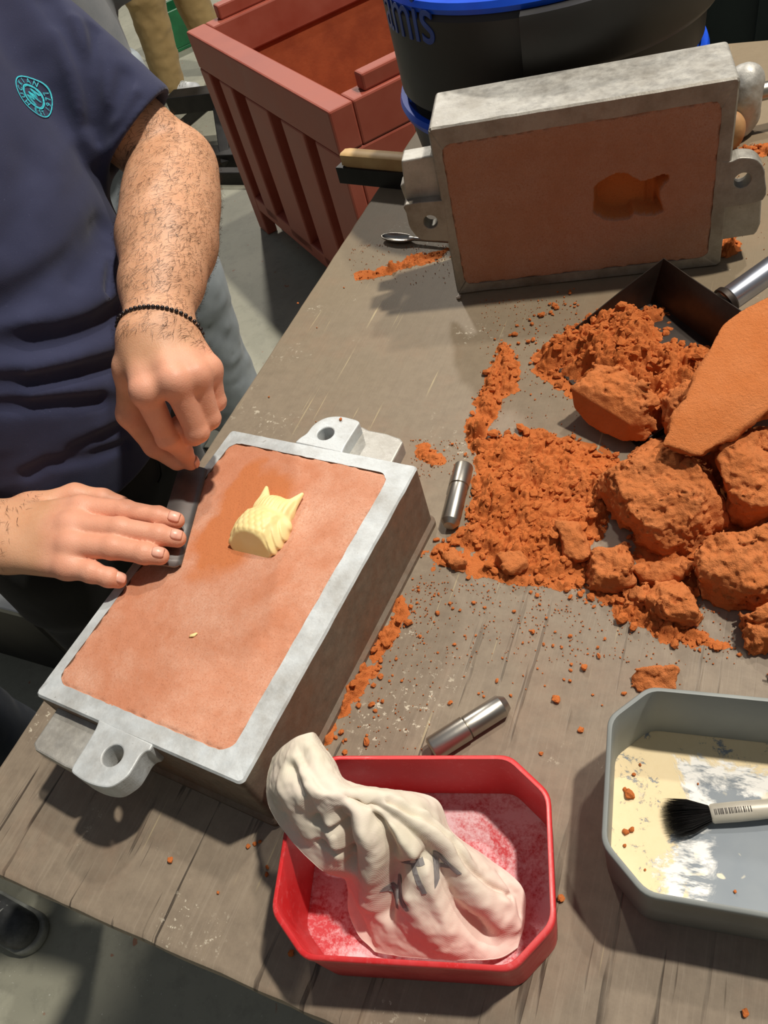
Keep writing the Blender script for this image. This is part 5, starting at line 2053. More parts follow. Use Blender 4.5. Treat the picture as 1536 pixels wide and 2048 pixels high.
def pts_in(poly, X, Y):
    inside = np.zeros(len(X), bool); dist = np.full(len(X), 9.0); n = len(poly); pts = np.column_stack([X, Y])
    for i in range(n):
        a, b_ = poly[i], poly[(i + 1) % n]
        inside ^= ((a[1] > Y) != (b_[1] > Y)) & (X < (b_[0] - a[0]) * (Y - a[1]) / (b_[1] - a[1] + 1e-12) + a[0])
        ba = b_ - a; t = np.clip(((pts - a) @ ba) / (ba @ ba), 0, 1)
        dist = np.minimum(dist, np.linalg.norm(pts - a - t[:, None] * ba, axis=1))
    return np.where(inside, dist, -dist)


SHAPES1 = [lumps(40 + k, ICO1, .6) for k in range(10)]


def heap(name, pxs, hmax, edge, label, seed, base=TZ, dens=1.0, step=.0014, sizes=(.0010, .0070), streak=(0.6, .8), rough=1.0, ridge=0.0):
    poly = np.array([P(x, y, base)[:2] for x, y in pxs])
    lo, hi = poly.min(0) - .004, poly.max(0) + .004
    nx, ny = int((hi[0] - lo[0]) / step) + 2, int((hi[1] - lo[1]) / step) + 2
    X, Y = np.meshgrid(lo[0] + np.arange(nx) * step, lo[1] + np.arange(ny) * step, indexing='ij')
    x, y = X.ravel(), Y.ravel()
    q = np.column_stack([x, y, x * 0 + seed])
    sd = pts_in(poly, x, y) + .012 * fbm(q, 70, 3, seed) * 2

    def hgt(x, y, sd):
        q = np.column_stack([x, y, x * 0 + seed * .37])
        c, s = streak
        st = np.column_stack([(x * c + y * s) * .35, (-x * s + y * c), x * 0])
        e = np.clip(sd / edge, 0, 1); e = e * e * (3 - 2 * e)
        b = (.55 + 1.1 * fbm(q, 22, 2, seed + 1))
        h_ = hmax * e * b
        h_ += rough * e ** .5 * (.014 * fbm(st, 120, 3, seed + 2, .6) + .006 * np.abs(fbm(q, 130, 2, seed + 4)) * 2 + .0040 * fbm(q, 330, 2, seed + 6))
        tt = fbm(st * np.array([2.0, 1, 1]), 62, 3, seed + 12) * 9; fl_ = np.floor(tt)
        h_ += rough * e ** .5 * .0026 * (fl_ + np.clip((tt - fl_ - .7) / .3, 0, 1))
        h_ -= rough * e * .005 * np.exp(-(fbm(st, 75, 2, seed + 8) / .03) ** 2)
        return np.maximum(h_, .0008 * e ** .3)
    Z = base + hgt(x, y, sd)
    V = np.column_stack([x, y, Z])
    ok = sd > 0
    V[~ok, 2] = base + .0002
    I = np.arange(nx * ny).reshape(nx, ny)
    F = np.stack([I[:-1, :-1], I[1:, :-1], I[1:, 1:], I[:-1, 1:]], -1).reshape(-1, 4)
    F = F[ok[F].any(1)]
    used = np.unique(F); rm = -np.ones(len(V), int); rm[used] = np.arange(len(used)); V = V[used]; F = rm[F]
    # crumbs lying on and around the heap
    r = np.random.default_rng(seed)
    area = ok.sum() * step * step
    n = int(area / (.0064 ** 2) * dens)
    cx_ = r.uniform(lo[0] - .004, hi[0] + .004, n * 3); cy_ = r.uniform(lo[1] - .004, hi[1] + .004, n * 3)
    s2 = pts_in(poly, cx_, cy_) + r.normal(size=len(cx_)) * .004
    keep = np.where(s2 > -.003)[0][:n]
    VV = [V]; TT = [np.column_stack([F[:, [0, 1, 2]]]), F[:, [0, 2, 3]]]; b0 = len(V)
    hh = hgt(cx_[keep], cy_[keep], s2[keep])
    for k, i in enumerate(keep):
        sz = sizes[0] + (sizes[1] - sizes[0]) * r.random() ** 3.0
        if s2[i] < .002: sz *= .7
        A = r.normal(size=(3, 3)); A, _ = np.linalg.qr(A)
        L = SHAPES1[r.integers(10)] * np.array([1.1, r.uniform(.6, 1.0), r.uniform(.35, .75)])
        th = math.atan2(streak[1], streak[0]) + r.normal() * .8; tl = r.normal() * .35
        cs, sn = math.cos(th), math.sin(th)
        L = np.column_stack([L[:, 0], L[:, 1] * math.cos(tl) - L[:, 2] * math.sin(tl), L[:, 1] * math.sin(tl) + L[:, 2] * math.cos(tl)])
        L = np.column_stack([L[:, 0] * cs - L[:, 1] * sn, L[:, 0] * sn + L[:, 1] * cs, L[:, 2]]) * sz
        zc = max(base + hh[k] - sz * .15, base + .0004 - L[:, 2].min())
        VV.append(L + np.array([cx_[i], cy_[i], zc])); TT.append(ICO1[1] + b0); b0 += len(L)
    o = mk(name, np.concatenate(VV), np.concatenate(TT), MAT['sand'])
    fl2 = np.zeros(len(o.data.polygons), bool); fl2[:2 * len(F)] = True; o.data.polygons.foreach_set('use_smooth', fl2)
    tag(o, label, 'sand', None, 'stuff')
    return o


heap('loose_sand', [(938, 882), (985, 872), (1040, 864), (1090, 868), (1160, 888), (1230, 912), (1262, 940), (1222, 1000), (1210, 1050), (1178, 1090), (1190, 1150), (1110, 1158), (1030, 1142), (960, 1108), (886, 1082), (930, 1050), (948, 960), (950, 920)],
     .020, .022, 'loose raked orange sand spread beside the steel pin', 5, dens=1.1, streak=(.8, .6))
heap('loose_sand', [(935, 890), (940, 842), (962, 772), (990, 712), (1008, 690), (1022, 700), (1040, 748), (1030, 785), (1000, 800), (975, 850), (968, 885)],
     .018, .014, 'curved ridge of loose orange sand leading to the raked sand', 6, dens=1.0, streak=(.5, .86))
heap('loose_sand', [(1066, 742), (1078, 705), (1140, 655), (1238, 622), (1312, 606), (1340, 630), (1330, 668), (1350, 700), (1420, 690), (1400, 730), (1340, 770), (1300, 830), (1262, 868), (1215, 835), (1160, 800), (1110, 772)],
     .056, .045, 'heap of loose orange sand in the dustpan', 7, base=TZ, dens=1.1, rough=1.2, streak=(.9, -.4))
heap('loose_sand', [(800, 1192), (810, 1240), (788, 1292), (758, 1330), (722, 1385), (678, 1440), (655, 1488), (650, 1482), (690, 1396), (745, 1302), (780, 1240)],
     .014, .012, 'strip of loose orange sand along the flask wall', 8, dens=1.2)
heap('loose_sand', [(1300, 960), (1430, 900), (1560, 860), (1660, 840), (1660, 1205), (1480, 1212), (1392, 1192), (1280, 1124), (1262, 1040)],
     .016, .03, 'loose orange sand underneath the big clods', 9, dens=.35, step=.003)
heap('loose_sand', [(1160, 1165), (1240, 1180), (1310, 1225), (1400, 1262), (1450, 1290), (1420, 1300), (1330, 1282), (1262, 1250), (1180, 1200)],
     .008, .014, 'crumbly fringe of orange sand in front of the small clods', 10, dens=1.5, sizes=(.0012, .0075))
heap('loose_sand', [(850, 1110), (890, 1090), (960, 1112), (1060, 1150), (1180, 1160), (1160, 1180), (1040, 1168), (940, 1150), (880, 1140)],
     .004, .012, 'thin crumbly fringe of orange sand below the raked sand', 12, dens=1.2, sizes=(.001, .005))
heap('loose_sand', [(712, 548), (745, 540), (790, 528), (850, 508), (892, 498), (892, 518), (830, 528), (780, 545), (735, 562), (714, 560)],
     .006, .008, 'thin trail of orange sand leading to the upright flask', 13, dens=1.0, sizes=(.001, .004))
heap('loose_sand', [(1232, 742), (1290, 702), (1410, 692), (1410, 740), (1375, 800), (1335, 866), (1285, 872), (1262, 835), (1290, 770)],
     .050, .030, 'crumbled orange sand between the flat-faced clod and the slab', 18, base=TZ + .0042, dens=1.0, rough=1.3, sizes=(.0012, .009))
heap('loose_sand', [(1440, 485), (1470, 480), (1474, 500), (1455, 515), (1440, 512)], .016, .012, 'little heap of orange sand below the upright flask lug', 15, dens=1.0)
heap('loose_sand', [(1470, 300), (1540, 285), (1640, 270), (1640, 330), (1540, 310), (1490, 312)], .006, .012, 'scattered orange sand behind the upright flask lug', 16, dens=.9)
heap('loose_sand', [(822, 900), (850, 895), (880, 905), (900, 925), (860, 930), (830, 920)], .002, .012, 'few loose orange sand grains near the flask step plate', 17, dens=.6, sizes=(.001, .004))

# ------------------------------------------------------------------ single crumbs on the bench
CR = []
for k in range(8):
    V = lumps(k, ICO2, .7) * np.array([1, .8, .62]); V[:, 2] -= V[:, 2].min()
    me = bpy.data.meshes.new('sand_crumb'); me.from_pydata([tuple(v) for v in V], [], ICO2[1])
    me.materials.append(MAT['sandcrumb']); me.update(); CR.append(me)


def crumb(p, size, label, group, k=None):
    o = bpy.data.objects.new('sand_crumb', CR[rnd.randrange(8) if k is None else k]); COL.objects.link(o)
    o.location = (p[0], p[1], p[2] + .0001); o.scale = (size, size * rnd.uniform(.8, 1.1), size * rnd.uniform(.8, 1.1)); o.rotation_euler = (0, 0, rnd.uniform(0, 6.28))
    tag(o, label, 'sand crumb', group)


big = [(1168, 1338, 10), (994, 1362, 7), (1112, 1400, 13), (1162, 1461, 9), (1198, 1314, 8), (818, 1248, 14), (822, 1215, 8), (876, 1228, 8), (762, 1354, 9), (748, 1372, 8), (745, 1410, 10), (718, 1412, 9), (735, 1486, 12),
       (684, 1466, 9), (690, 1506, 8), (958, 1388, 4), (930, 1272, 4), (952, 1272, 4), (1062, 1185, 6), (1134, 1182, 9), (970, 1216, 6), (900, 1208, 6), (906, 1218, 5), (920, 1222, 5), (876, 1306, 4), (1106, 1292, 5), (1124, 1296, 4),
       (1110, 1265, 4), (1060, 1262, 4), (1082, 1508, 6), (1128, 1360, 4), (1090, 1372, 3), (1075, 1338, 3), (1196, 1296, 5), (1210, 1278, 5), (497, 1694, 6), (510, 1688, 6), (520, 1684, 5), (342, 1722, 8), (437, 1786, 4), (535, 1735, 6), (534, 1750, 6),
       (583, 1908, 8), (1122, 1798, 9), (1490, 2026, 9), (596, 608, 5), (634, 656, 3), (722, 556, 9), (700, 520, 4), (688, 576, 4), (538, 795, 4), (632, 844, 3), (968, 1394, 4), (1022, 1392, 5), (1064, 650, 9), (1078, 632, 8), (1100, 610, 8), (1140, 588, 8), (1012, 740, 6),
       (1000, 690, 6), (990, 680, 5), (1035, 712, 4), (1062, 790, 5), (1070, 800, 4), (905, 890, 6), (848, 918, 6), (1470, 495, 9)]
AREAS = [((1060, 1400), 420, 'small loose orange crumb on the bench between raked sand and red box', 'crumbs between raked sand and red box'),
         ((735, 1400), 190, 'small loose orange crumb on the bench beside the sand strip along the flask', 'crumbs along the lying flask'),
         ((470, 1740), 160, 'small loose orange crumb on the bench left of the red box below the lying flask', 'crumbs by the red box'),
         ((1050, 690), 190, 'small loose orange crumb on the bench around the dustpan edge', 'crumbs by the dustpan'),
         ((680, 600), 220, 'small loose orange crumb on the bench near the trail to the upright flask', 'crumbs by the upright flask')]


def free_crumb(x, y, size):
    a = min(AREAS, key=lambda q: math.hypot(x - q[0][0], y - q[0][1]) / q[1])
    crumb(P(x, y), size, a[2], a[3])

for x, y, s in big:
    free_crumb(x, y, s / 1750.0 * .62)
rr = np.random.default_rng(3)
n = 0
while n < 95:
    x, y = rr.uniform(820, 1500), rr.uniform(1170, 1420)
    if rr.random() > math.exp(-((y - 1160) / 110.0)): continue
    free_crumb(x, y, .0007 + .0022 * rr.random() ** 2); n += 1
n = 0
while n < 42:
    t = rr.random(); x = 1000 + 150 * t + rr.normal() * 22; y = 700 - 112 * t + rr.normal() * 16
    if x > 1040 + (720 - y) * 1.35: continue
    free_crumb(x, y, rr.uniform(.0012, .0052) * (1.0 if rr.random() < .5 else .5)); n += 1
n = 0
while n < 60:
    x, y = rr.uniform(640, 900), rr.uniform(1150, 1520)
    if abs((x - 640) - (1520 - y) * .48) > 90: continue
    free_crumb(x, y, rr.uniform(.0008, .0024)); n += 1
for x, y, s in ((1258, 1590, 13), (1250, 1580, 6), (1264, 1660, 7), (1252, 1665, 8), (1250, 1692, 4), (1268, 1550, 5), (1280, 1530, 4), (1396, 1568, 3), (1290, 1740, 3), (1470, 1784, 4)):
    crumb(P(x, y, TZ + .0042), s / 1750 * .62, 'orange sand crumb lying on the cream paste inside the grey box', 'crumbs in the grey box')
for x, y, s in ((682, 840, 5), (655, 838, 0)):
    if s: crumb(P(x, y, FZ), s / 1750 * .8, 'orange crumb resting on the far lug of the flask', None)

# fine grains, dust-sized
def grains():
    r = np.random.default_rng(9)
    VV = []; TT = []; b0 = 0
    regs = [((820, 1500), (1165, 1330), 700), ((640, 880), (1150, 1500), 350), ((960, 1160), (600, 900), 350), ((700, 900), (490, 570), 150), ((820, 950), (880, 960), 120), ((1440, 1536), (290, 520), 120)]
    for (x0, x1), (y0, y1), n in regs:
        for _ in range(n):
            p = P(r.uniform(x0, x1), y0 + (y1 - y0) * r.random() ** 1.6); sz = r.uniform(.0003, .0009)
            lx, ly = (p - fc) @ fux, (p - fc) @ np.array([-fux[1], fux[0], 0])
            if abs(lx) < .195 and abs(ly) < .137: continue
            L = SHAPES1[r.integers(10)] * sz; VV.append(L + p + np.array([0, 0, sz * 1.25])); TT.append(ICO1[1] + b0); b0 += len(L)
    o = mk('sand_grains', np.concatenate(VV), np.concatenate(TT), MAT['sand'])
    tag(o, 'fine orange sand grains dusted over the bench top', 'sand', None, 'stuff')


grains()

chip = P(387, 1271, FZ); 
V = lumps(3, ICO2, .8) * np.array([.0042, .0018, .0010]); V = V - np.array([0, 0, V[:, 2].min()]) + chip - np.array([0, 0, .0004])
tag(mk('resin_chip', V, ICO2[1], MAT['owl']), 'tiny cream chip lying alone on the packed sand', 'chip')
chip = P(917, 597); V = lumps(5, ICO2, .8) * np.array([.0040, .0035, .0025]); V = V - np.array([0, 0, V[:, 2].min()]) + chip
MAT['whitechip'] = simple('white_chip', S(226, 214, 196), S(210, 196, 176), 60, .8)
tag(mk('plaster_chip', V, ICO2[1], MAT['whitechip']), 'tiny white chip at the corner of the upright flask', 'chip')

# ================================================================== cotton bag in the red box
def bicubic(G, nu, nv):
    G = np.array(G); R, C_, _ = G.shape
    def cr(P4, t):
        p0, p1, p2, p3 = P4
        return .5 * ((2 * p1) + (-p0 + p2) * t + (2 * p0 - 5 * p1 + 4 * p2 - p3) * t * t + (-p0 + 3 * p1 - 3 * p2 + p3) * t ** 3)
    rows = []
    for i in range(R - 1):
        for k in range(nu):
            rows.append(cr([G[max(i - 1, 0)], G[i], G[i + 1], G[min(i + 2, R - 1)]], k / nu))
    rows.append(G[-1]); H = np.array(rows)
    cols = []
    for j in range(C_ - 1):
        for k in range(nv):
            cols.append(cr([H[:, max(j - 1, 0)], H[:, j], H[:, j + 1], H[:, min(j + 2, C_ - 1)]], k / nv))
    cols.append(H[:, -1])
    return np.array(cols).transpose(1, 0, 2)


BAG = [
    [(545, 1514, .985), (566, 1492, 1.012), (590, 1476, 1.024), (612, 1467, 1.026), (628, 1464, 1.020), (636, 1473, .998)],
    [(534, 1556, .982), (558, 1540, 1.020), (592, 1526, 1.040), (626, 1514, 1.040), (655, 1512, 1.026), (668, 1520, .998)],
    [(538, 1612, .980), (575, 1602, 1.020), (612, 1586, 1.042), (650, 1572, 1.044), (688, 1560, 1.026), (706, 1568, .990)],
    [(572, 1668, .984), (622, 1655, 1.006), (665, 1630, 1.028), (708, 1606, 1.036), (770, 1588, 1.026), (862, 1592, .978)],
    [(640, 1738, .975), (690, 1712, .994), (740, 1690, 1.008), (800, 1664, 1.016), (856, 1648, 1.004), (906, 1664, .956)],
    [(690, 1762, .940), (738, 1768, .966), (792, 1755, .982), (860, 1735, .986), (926, 1718, .974), (985, 1722, .932)],
    [(696, 1822, .918), (758, 1828, .942), (820, 1820, .956), (890, 1804, .960), (962, 1784, .954), (1044, 1772, .924)],
    [(718, 1872, .912), (780, 1876, .926), (850, 1876, .936), (920, 1866, .938), (990, 1850, .932), (1050, 1832, .914)],
    [(748, 1904, .910), (810, 1914, .914), (880, 1918, .917), (950, 1920, .917), (1000, 1916, .914), (1036, 1895, .910)],
]
BFOLD = [
    ([(684, 1637), (692, 1684), (702, 1738)], .010, .0065), ([(660, 1650), (675, 1700)], -.004, .008),
    ([(754, 1648), (779, 1692), (783, 1735), (773, 1790), (771, 1836)], .010, .007), ([(730, 1660), (745, 1720), (738, 1800)], -.006, .011),
    ([(703, 1588), (730, 1615), (756, 1650)], .006, .005), ([(737, 1591), (822, 1667), (872, 1722), (906, 1811), (974, 1874)], .009, .0075),
    ([(770, 1620), (830, 1690), (865, 1760), (900, 1850)], -.005, .012), ([(779, 1599), (881, 1667), (927, 1726), (974, 1769), (1020, 1792)], .005, .0030),
    ([(850, 1640), (915, 1715), (960, 1790), (1000, 1840)], -.006, .012), ([(847, 1718), (812, 1745), (794, 1770), (792, 1795)], .008, .006),
    ([(640, 1684), (668, 1702), (697, 1724)], .006, .004), ([(627, 1642), (655, 1652), (680, 1662)], .006, .004),
    ([(576, 1531), (593, 1572), (612, 1605), (630, 1632)], .004, .006), ([(600, 1500), (622, 1540), (650, 1575)], .003, .006), ([(560, 1560), (585, 1620), (620, 1670)], -.003, .01),
    ([(700, 1790), (722, 1850), (742, 1900)], .004, .006), ([(815, 1800), (850, 1850), (905, 1905)], -.004, .012), ([(960, 1850), (990, 1890)], .005, .009), ([(1010, 1800), (1030, 1850)], -.004, .008),
    ([(1000, 1748), (1035, 1790), (1040, 1830)], .003, .004),
]


def cotton_bag():
    G = [[P(*q) for q in row] for row in BAG]
    S_ = bicubic(G, 18, 24)
    nu, nv, _ = S_.shape
    V = S_.reshape(-1, 3)
    I = np.arange(nu * nv).reshape(nu, nv)
    F = np.stack([I[:-1, :-1], I[:-1, 1:], I[1:, 1:], I[1:, :-1]], -1).reshape(-1, 4)
    du = np.gradient(S_, axis=0); dv = np.gradient(S_, axis=1)
    n = np.cross(dv, du); n /= np.linalg.norm(n, axis=2, keepdims=True) + 1e-12
    if n[..., 2].mean() < 0: n = -n
    n = n.reshape(-1, 3)
    c = (V - CAM) @ ROT
    uv = np.column_stack([CX + FPX * c[:, 0] / c[:, 2], CY + FPX * c[:, 1] / c[:, 2]])
    d = np.zeros(len(V))
    for px, dep_, wd in BFOLD:
        pl = [V[np.argmin(np.sum((uv - np.array(q)) ** 2, 1))] for q in spline(px, 3)]
        d += 1.25 * dep_ * np.exp(-(seg_dist(V, pl) / (wd * .85)) ** 2)
    j = np.tile(np.arange(nv) / (nv - 1), nu); i = np.repeat(np.arange(nu) / (nu - 1), nv)
    edge = np.clip(np.minimum(np.minimum(j, 1 - j), np.minimum(i, 1 - i)) / .08, 0, 1)
    wr = .0030 * fbm(V * np.array([1, 1, 1]), 55, 3, 4) * 2 + .0012 * fbm(V, 220, 2, 8)
    V = V + n * ((-d + wr) * (.25 + .75 * edge))[:, None]
    V[:, 2] = np.maximum(V[:, 2], TZ + .0065)
    # lower layer closes the bag
    W = V.copy(); drop = .016 * np.sin(np.pi * np.clip(j, 0, 1)) * np.sin(np.pi * np.clip(i, .0, 1)) + .0022
    W[:, 2] = np.maximum(W[:, 2] - drop, TZ + .0055)
    b0 = len(V)
    F2 = F[:, ::-1] + b0
    rim = list(I[0, :]) + list(I[1:, -1]) + list(I[-1, ::-1][1:]) + list(I[::-1, 0][1:-1]); k = len(rim)
    sk = np.array([[rim[q], rim[(q + 1) % k], rim[(q + 1) % k] + b0, rim[q] + b0] for q in range(k)])
    bm_V = np.concatenate([V, W]); bm_F = np.concatenate([F, F2, sk])
    root = empty('cotton_bag', tuple(P(860, 1850, TZ + .006)), 0, 'crumpled cream cotton bag with grey lettering lying in the red box', 'cloth bag')
    o = mk('bag_cloth', bm_V, bm_F, MAT['cotton'], root)
    # printed letters, laid on the cloth
    from mathutils.bvhtree import BVHTree
    bt = BVHTree.FromPolygons([tuple(v) for v in V], [tuple(f) for f in F])
    VV = []; FF = []
    for ch, cp, dirp, size in (('TA', (826, 1782), (886, 1760), .031), ('M', (782, 1822), (836, 1800), .026)):
        k0 = np.argmin(np.sum((uv - np.array(cp)) ** 2, 1)); k1 = np.argmin(np.sum((uv - np.array(dirp)) ** 2, 1))
        p0, p1 = V[k0], V[k1]
        nn = n[np.linalg.norm(V - (p0 + p1) / 2, axis=1) < .03].mean(0); nn /= np.linalg.norm(nn)
        ex = p1 - p0; ex -= nn * (ex @ nn); ex /= np.linalg.norm(ex); ey = np.cross(nn, ex)
        cu = bpy.data.curves.new('t', 'FONT'); cu.body = ch; cu.size = size; cu.offset = .0006
        ob = bpy.data.objects.new('t', cu); COL.objects.link(ob)
        dg = bpy.context.evaluated_depsgraph_get(); me = ob.evaluated_get(dg).to_mesh()
        bm = bmesh.new(); bm.from_mesh(me); bmesh.ops.triangulate(bm, faces=bm.faces[:])
        bmesh.ops.subdivide_edges(bm, edges=[e for e in bm.edges if e.calc_length() > .004], cuts=4, use_grid_fill=True)
        bmesh.ops.triangulate(bm, faces=bm.faces[:])
        bm.verts.index_update()
        b0 = len(VV)
        for v in bm.verts:
            q = p0 + ex * v.co.x + ey * v.co.y
            hit = bt.ray_cast(Vector(q + nn * .03), Vector(-nn), .08)
            VV.append(np.array(hit[0]) + nn * .0007 if hit[0] is not None else q)
        for f in bm.faces: FF.append(tuple(b0 + w.index for w in f.verts))
        bm.free(); ob.evaluated_get(dg).to_mesh_clear(); bpy.data.objects.remove(ob)
    mk('printed_letters', VV, FF, MAT['print'], o, False)


def m_cotton():
    m, t, b = nt('cotton_cloth')
    v = coords(t)
    f = noise(t, v, 16, 5, .65); g = noise(t, v, 60, 4, .7)
    wv1 = N(t, 'ShaderNodeTexWave'); wv1.inputs['Scale'].default_value = 420; t.links.new(v, wv1.inputs['Vector'])
    wv2 = N(t, 'ShaderNodeTexWave'); wv2.inputs['Scale'].default_value = 420; wv2.bands_direction = 'Y'; t.links.new(v, wv2.inputs['Vector'])
    c = mix(t, ramp(t, f, [(.35, 0), (.65, 1)]), S(214, 206, 186), S(226, 212, 198))
    c = mix(t, ramp(t, g, [(.56, 0), (.75, .35)]), c, S(186, 178, 158))
    # pink powder rubbed into the end lying in the box
    sx = N(t, 'ShaderNodeSeparateXYZ'); t.links.new(v, sx.inputs[0])
    pk = math_n(t, 'MULTIPLY', ramp(t, math_n(t, 'ADD', math_n(t, 'MULTIPLY', sx.outputs[2], 9.0), math_n(t, 'MULTIPLY', f, .7)), [(.35, 1), (1.0, 0)]), .55)
    c = mix(t, pk, c, S(236, 200, 196))
    t.links.new(c, b.inputs['Base Color']); b.inputs['Roughness'].default_value = .95; b.inputs['Specular IOR Level'].default_value = .1
    bump(t, b, math_n(t, 'ADD', math_n(t, 'ADD', wv1.outputs['Fac'], wv2.outputs['Fac']), math_n(t, 'MULTIPLY', g, 2.0)), .18, .0006)
    return m


MAT['cotton'] = m_cotton()
MAT['print'] = simple('grey_print', S(128, 126, 126), S(146, 142, 140), 90, .9)
cotton_bag()


# ================================================================== bystanders
def bystander(name_label, pos, face, m_shirt, m_tr, m_shoe, m_sole, legs, height=1.76, leg_r=(.105, .085, .078), lean=(0, 0)):
    """standing figure; legs = two ankle points on the floor"""
    fw = np.array([math.cos(face), math.sin(face), 0]); lf = np.array([-fw[1], fw[0], 0])
    pos = np.array(pos, float); k = height / 1.76
    root = empty('person', tuple(pos), 0, name_label, 'person')
    hip = pos + EZ * .95 * k; sh = pos + EZ * 1.43 * k + np.array([lean[0], lean[1], 0]); hc = sh + EZ * .22 * k + fw * .03

    def f_tr(p):
        d = cap(p, hip + lf * .07 + EZ * .06, hip - lf * .07 + EZ * .06, .13, .13)
        for s, a in ((1, legs[0]), (-1, legs[1])):
            a = np.array(a, float); kn = (hip + lf * s * .09) * .5 + (a + EZ * .09) * .5 + fw * .02
            d = smin(d, chain(p, [(hip + lf * s * .09 - EZ * .03, leg_r[0]), (kn, leg_r[1]), (a + EZ * .10, leg_r[2])], .04), .03)
        d = d + .020 * fbm(p * np.array([1, 1, .55]), 13, 3, 4) + .010 * fbm(p * np.array([1, 1, 2.2]), 18, 2, 9)
        return smax(smax(d, .05 - p[:, 2], .01), p[:, 2] - hip[2] - .12, .02)
    lo = np.minimum(np.minimum(legs[0], legs[1]), pos) - .25; hi = np.maximum(np.maximum(legs[0], legs[1]), pos) + .25; lo[2] = .03; hi[2] = 1.14 * k
    V, F = snet(f_tr, lo, hi, .009); mk('trousers', smooth_mesh(V, F, 1), F, m_tr, root)

    def f_sh(p):
        d = cap(p, hip + lf * .05 + EZ * .05, sh + lf * .06 - EZ * .1, .135, .13); d = smin(d, cap(p, hip - lf * .05 + EZ * .05, sh - lf * .06 - EZ * .1, .135, .13), .05)
        d = smin(d, cap(p, sh + lf * .15 - EZ * .02, sh - lf * .15 - EZ * .02, .07, .07), .06)
        for s in (1, -1): d = smin(d, cap(p, sh + lf * s * .19 - EZ * .02, sh + lf * s * .22 - EZ * .24, .065, .062), .03)
        d = smax(d, hip[2] + .02 - p[:, 2], .01)
        return d + .006 * fbm(p, 14, 2, 6)
    lo = np.minimum(hip, sh) - .4; hi = np.maximum(hip, sh) + .4; lo[2] = hip[2] - .03; hi[2] = sh[2] + .12
    V, F = snet(f_sh, lo, hi, .011); mk('shirt', smooth_mesh(V, F, 1), F, m_shirt, root)

    def f_b(p):
        d = cap(p, sh, hc - EZ * .05, .06, .055)
        h = ell(p, hc, (.08, .08, .115)); h = smin(h, ell(p, hc + fw * .03 - EZ * .045, (.055, .055, .06)), .03)
        h = smin(h, cap(p, hc + fw * .085, hc + fw * .102 - EZ * .028, .009, .014), .012)
        h = smin(h, cap(p, hc + fw * .085 - EZ * .062 + lf * .018, hc + fw * .085 - EZ * .062 - lf * .018, .007, .007), .01)
        for s in (1, -1):
            h = smin(h, ell(p, hc + lf * s * .08, (.014, .014, .03)), .006)
            h = smax(h, -(np.linalg.norm(p - (hc + lf * s * .032 + fw * .09 + EZ * .01), axis=1) - .013), .008)
            a = sh + lf * s * .20 - EZ * .17; e = a + EZ * -.03 + fw * .03; w = e + fw * .14 - lf * s * .16 + EZ * .16
            d = smin(d, chain(p, [(a + EZ * .1, .045), (e, .042), (w, .028)], .02), .02)
            hd = chain(p, [(w, .03), (w - lf * s * .06, .032)], .01)
            for q in range(4):
                b0 = w + fw * (.04 + .008 * q) - EZ * (.055 + .006 * q) + lf * 0 + np.array([0, 0, .0])
                dirx = -lf * s * .9 + EZ * .2; sp = np.cross(dirx, fw); sp /= np.linalg.norm(sp)
                r0 = w - lf * s * .06 + sp * (q - 1.5) * .018
                hd = smin(hd, chain(p, [(r0, .010), (r0 + dirx * .045, .009), (r0 + dirx * .07 - fw * .015, .008)], .004), .006)
            hd = smin(hd, chain(p, [(w + EZ * .01, .013), (w + EZ * .045 - lf * s * .03, .011), (w + EZ * .06 - lf * s * .055, .009)], .004), .01)
            d = smin(d, hd, .01)
        return smin(d, h, .02)
    lo = np.minimum(hip, sh) - .45; hi = np.maximum(hc, sh) + .45; lo[2] = hip[2] - .2; hi[2] = hc[2] + .15
    V, F = snet(f_b, lo, hi, .006); mk('body', V, F, MAT['skin'], root)

    def f_h(p):
        d = ell(p, hc + EZ * .014 - fw * .010, (.088, .088, .114))
        return smax(d, -(ell(p, hc + fw * .075 - EZ * .05, (.078, .078, .10))), .01)
    V, F = snet(f_h, hc - .16, hc + .16, .007); mk('hair', V, F, MAT['headhair'], root)
    for a in legs: shoe(np.array([a[0], a[1], 0.0]), fw, m_shoe, m_sole, root)
    return root


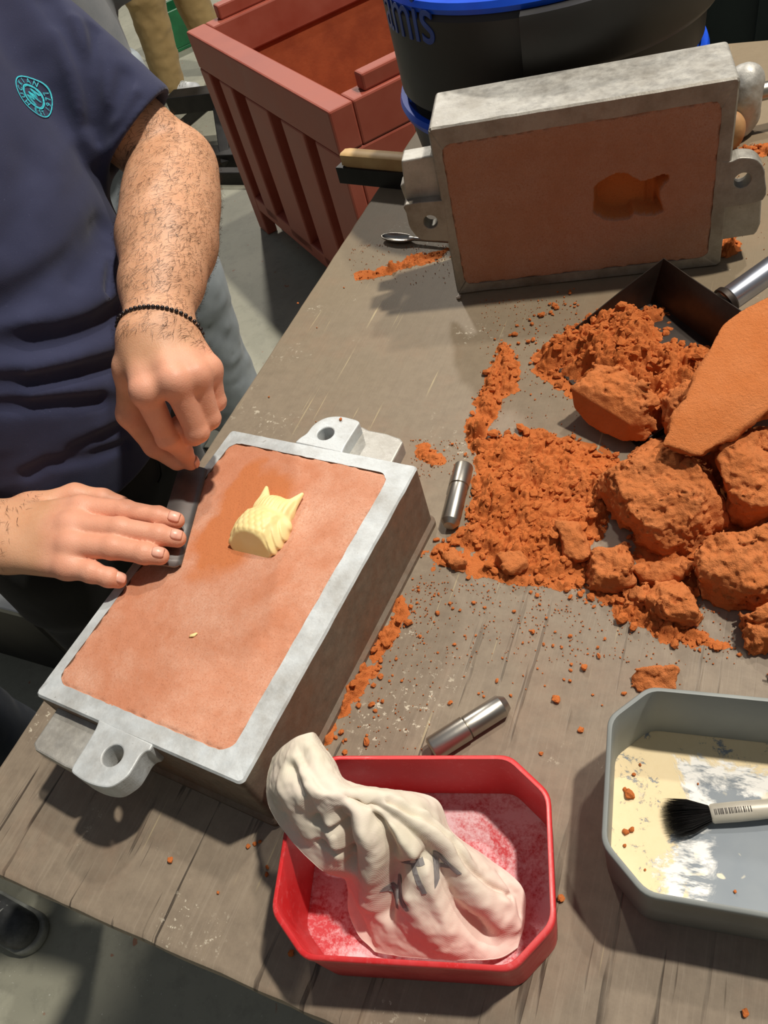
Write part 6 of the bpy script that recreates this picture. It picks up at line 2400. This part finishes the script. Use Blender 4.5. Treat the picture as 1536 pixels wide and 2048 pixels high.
MAT['greycloth'] = m_cloth('grey_blue_cotton', S(136, 144, 150), S(152, 160, 164), 500, .3)
MAT['khaki'] = m_cloth('khaki_cotton', S(150, 126, 84), S(166, 142, 98), 500, .3)
MAT['darkblue'] = m_cloth('dark_blue_cotton', S(40, 46, 56), S(50, 56, 66), 500, .3)
MAT['whiteshoe'] = simple('white_sneaker', S(220, 222, 222), S(196, 200, 204), 20, .6)
MAT['whitesole'] = simple('white_sole', S(226, 226, 222), S(210, 210, 206), 20, .6)
MAT['greyshoe'] = simple('grey_sneaker_mesh', S(62, 64, 64), S(84, 86, 86), 60, .7, 0, .3, 400, .001)
MAT['greysole'] = simple('grey_sole', S(150, 152, 144), S(120, 122, 116), 30, .7)
MAT['plainshirt'] = m_cloth('plain_shirt', S(120, 124, 128), S(136, 138, 140), 500, .3)

gp = np.array([-.365, 1.95, 0])
bystander('person in loose grey-blue trousers standing behind the bench corner', gp, math.radians(-70), MAT['plainshirt'], MAT['greycloth'], MAT['shoe_black'], MAT['sole'],
          (gp + np.array([.035, .02, 0]), gp + np.array([-.15, -.02, 0])), 1.78, (.115, .10, .10))
kf = P(352, 196, 0); kp = kf + np.array([.13, .06, 0])
bystander('person in khaki trousers and white sneakers standing far back', kp, math.radians(-40), MAT['plainshirt'], MAT['khaki'], MAT['whiteshoe'], MAT['whitesole'],
          (kp + np.array([.17, .12, 0]), kf), 1.8, (.115, .10, .085))
sf = P(-5, 1832, .05); sf[2] = 0
bp = np.array([-1.02, .86, 0])
bystander('person in dark blue trousers and grey sneakers beside the bench end', bp, math.radians(-38), MAT['plainshirt'], MAT['darkblue'], MAT['greyshoe'], MAT['greysole'],
          (np.array([-.84, .90, 0]), sf - np.array([.08, -.06, 0])), 1.75, (.10, .085, .08), (-.08, .05))


def low_cabinet():  # bare lid is a real metal box; black body added to darken the floor
    c = P(38, 1228, .34)
    root = empty('darkening_chest', (c[0], c[1], 0), TA, 'low chest with a bare metal lid, black body added to darken the floor', 'tool chest')
    b_ = mkbm('body', box_bm((-.36, .22, .16), (.70, .42, .32)), MAT['darksteel'], root, False, True); bevel_mod(b_, .006)
    l_ = mkbm('lid', box_bm((-.36, .22, .332), (.72, .44, .022)), MAT['lidmetal'], root, False, True); bevel_mod(l_, .004)
    h_ = mkbm('handle', box_bm((-.36, -.01, .22), (.14, .02, .025)), MAT['lidmetal'], root, False, True); bevel_mod(h_, .004)


MAT['lidmetal'] = simple('brushed_lid', S(150, 152, 152), S(132, 134, 134), 14, .4, .6)
low_cabinet()
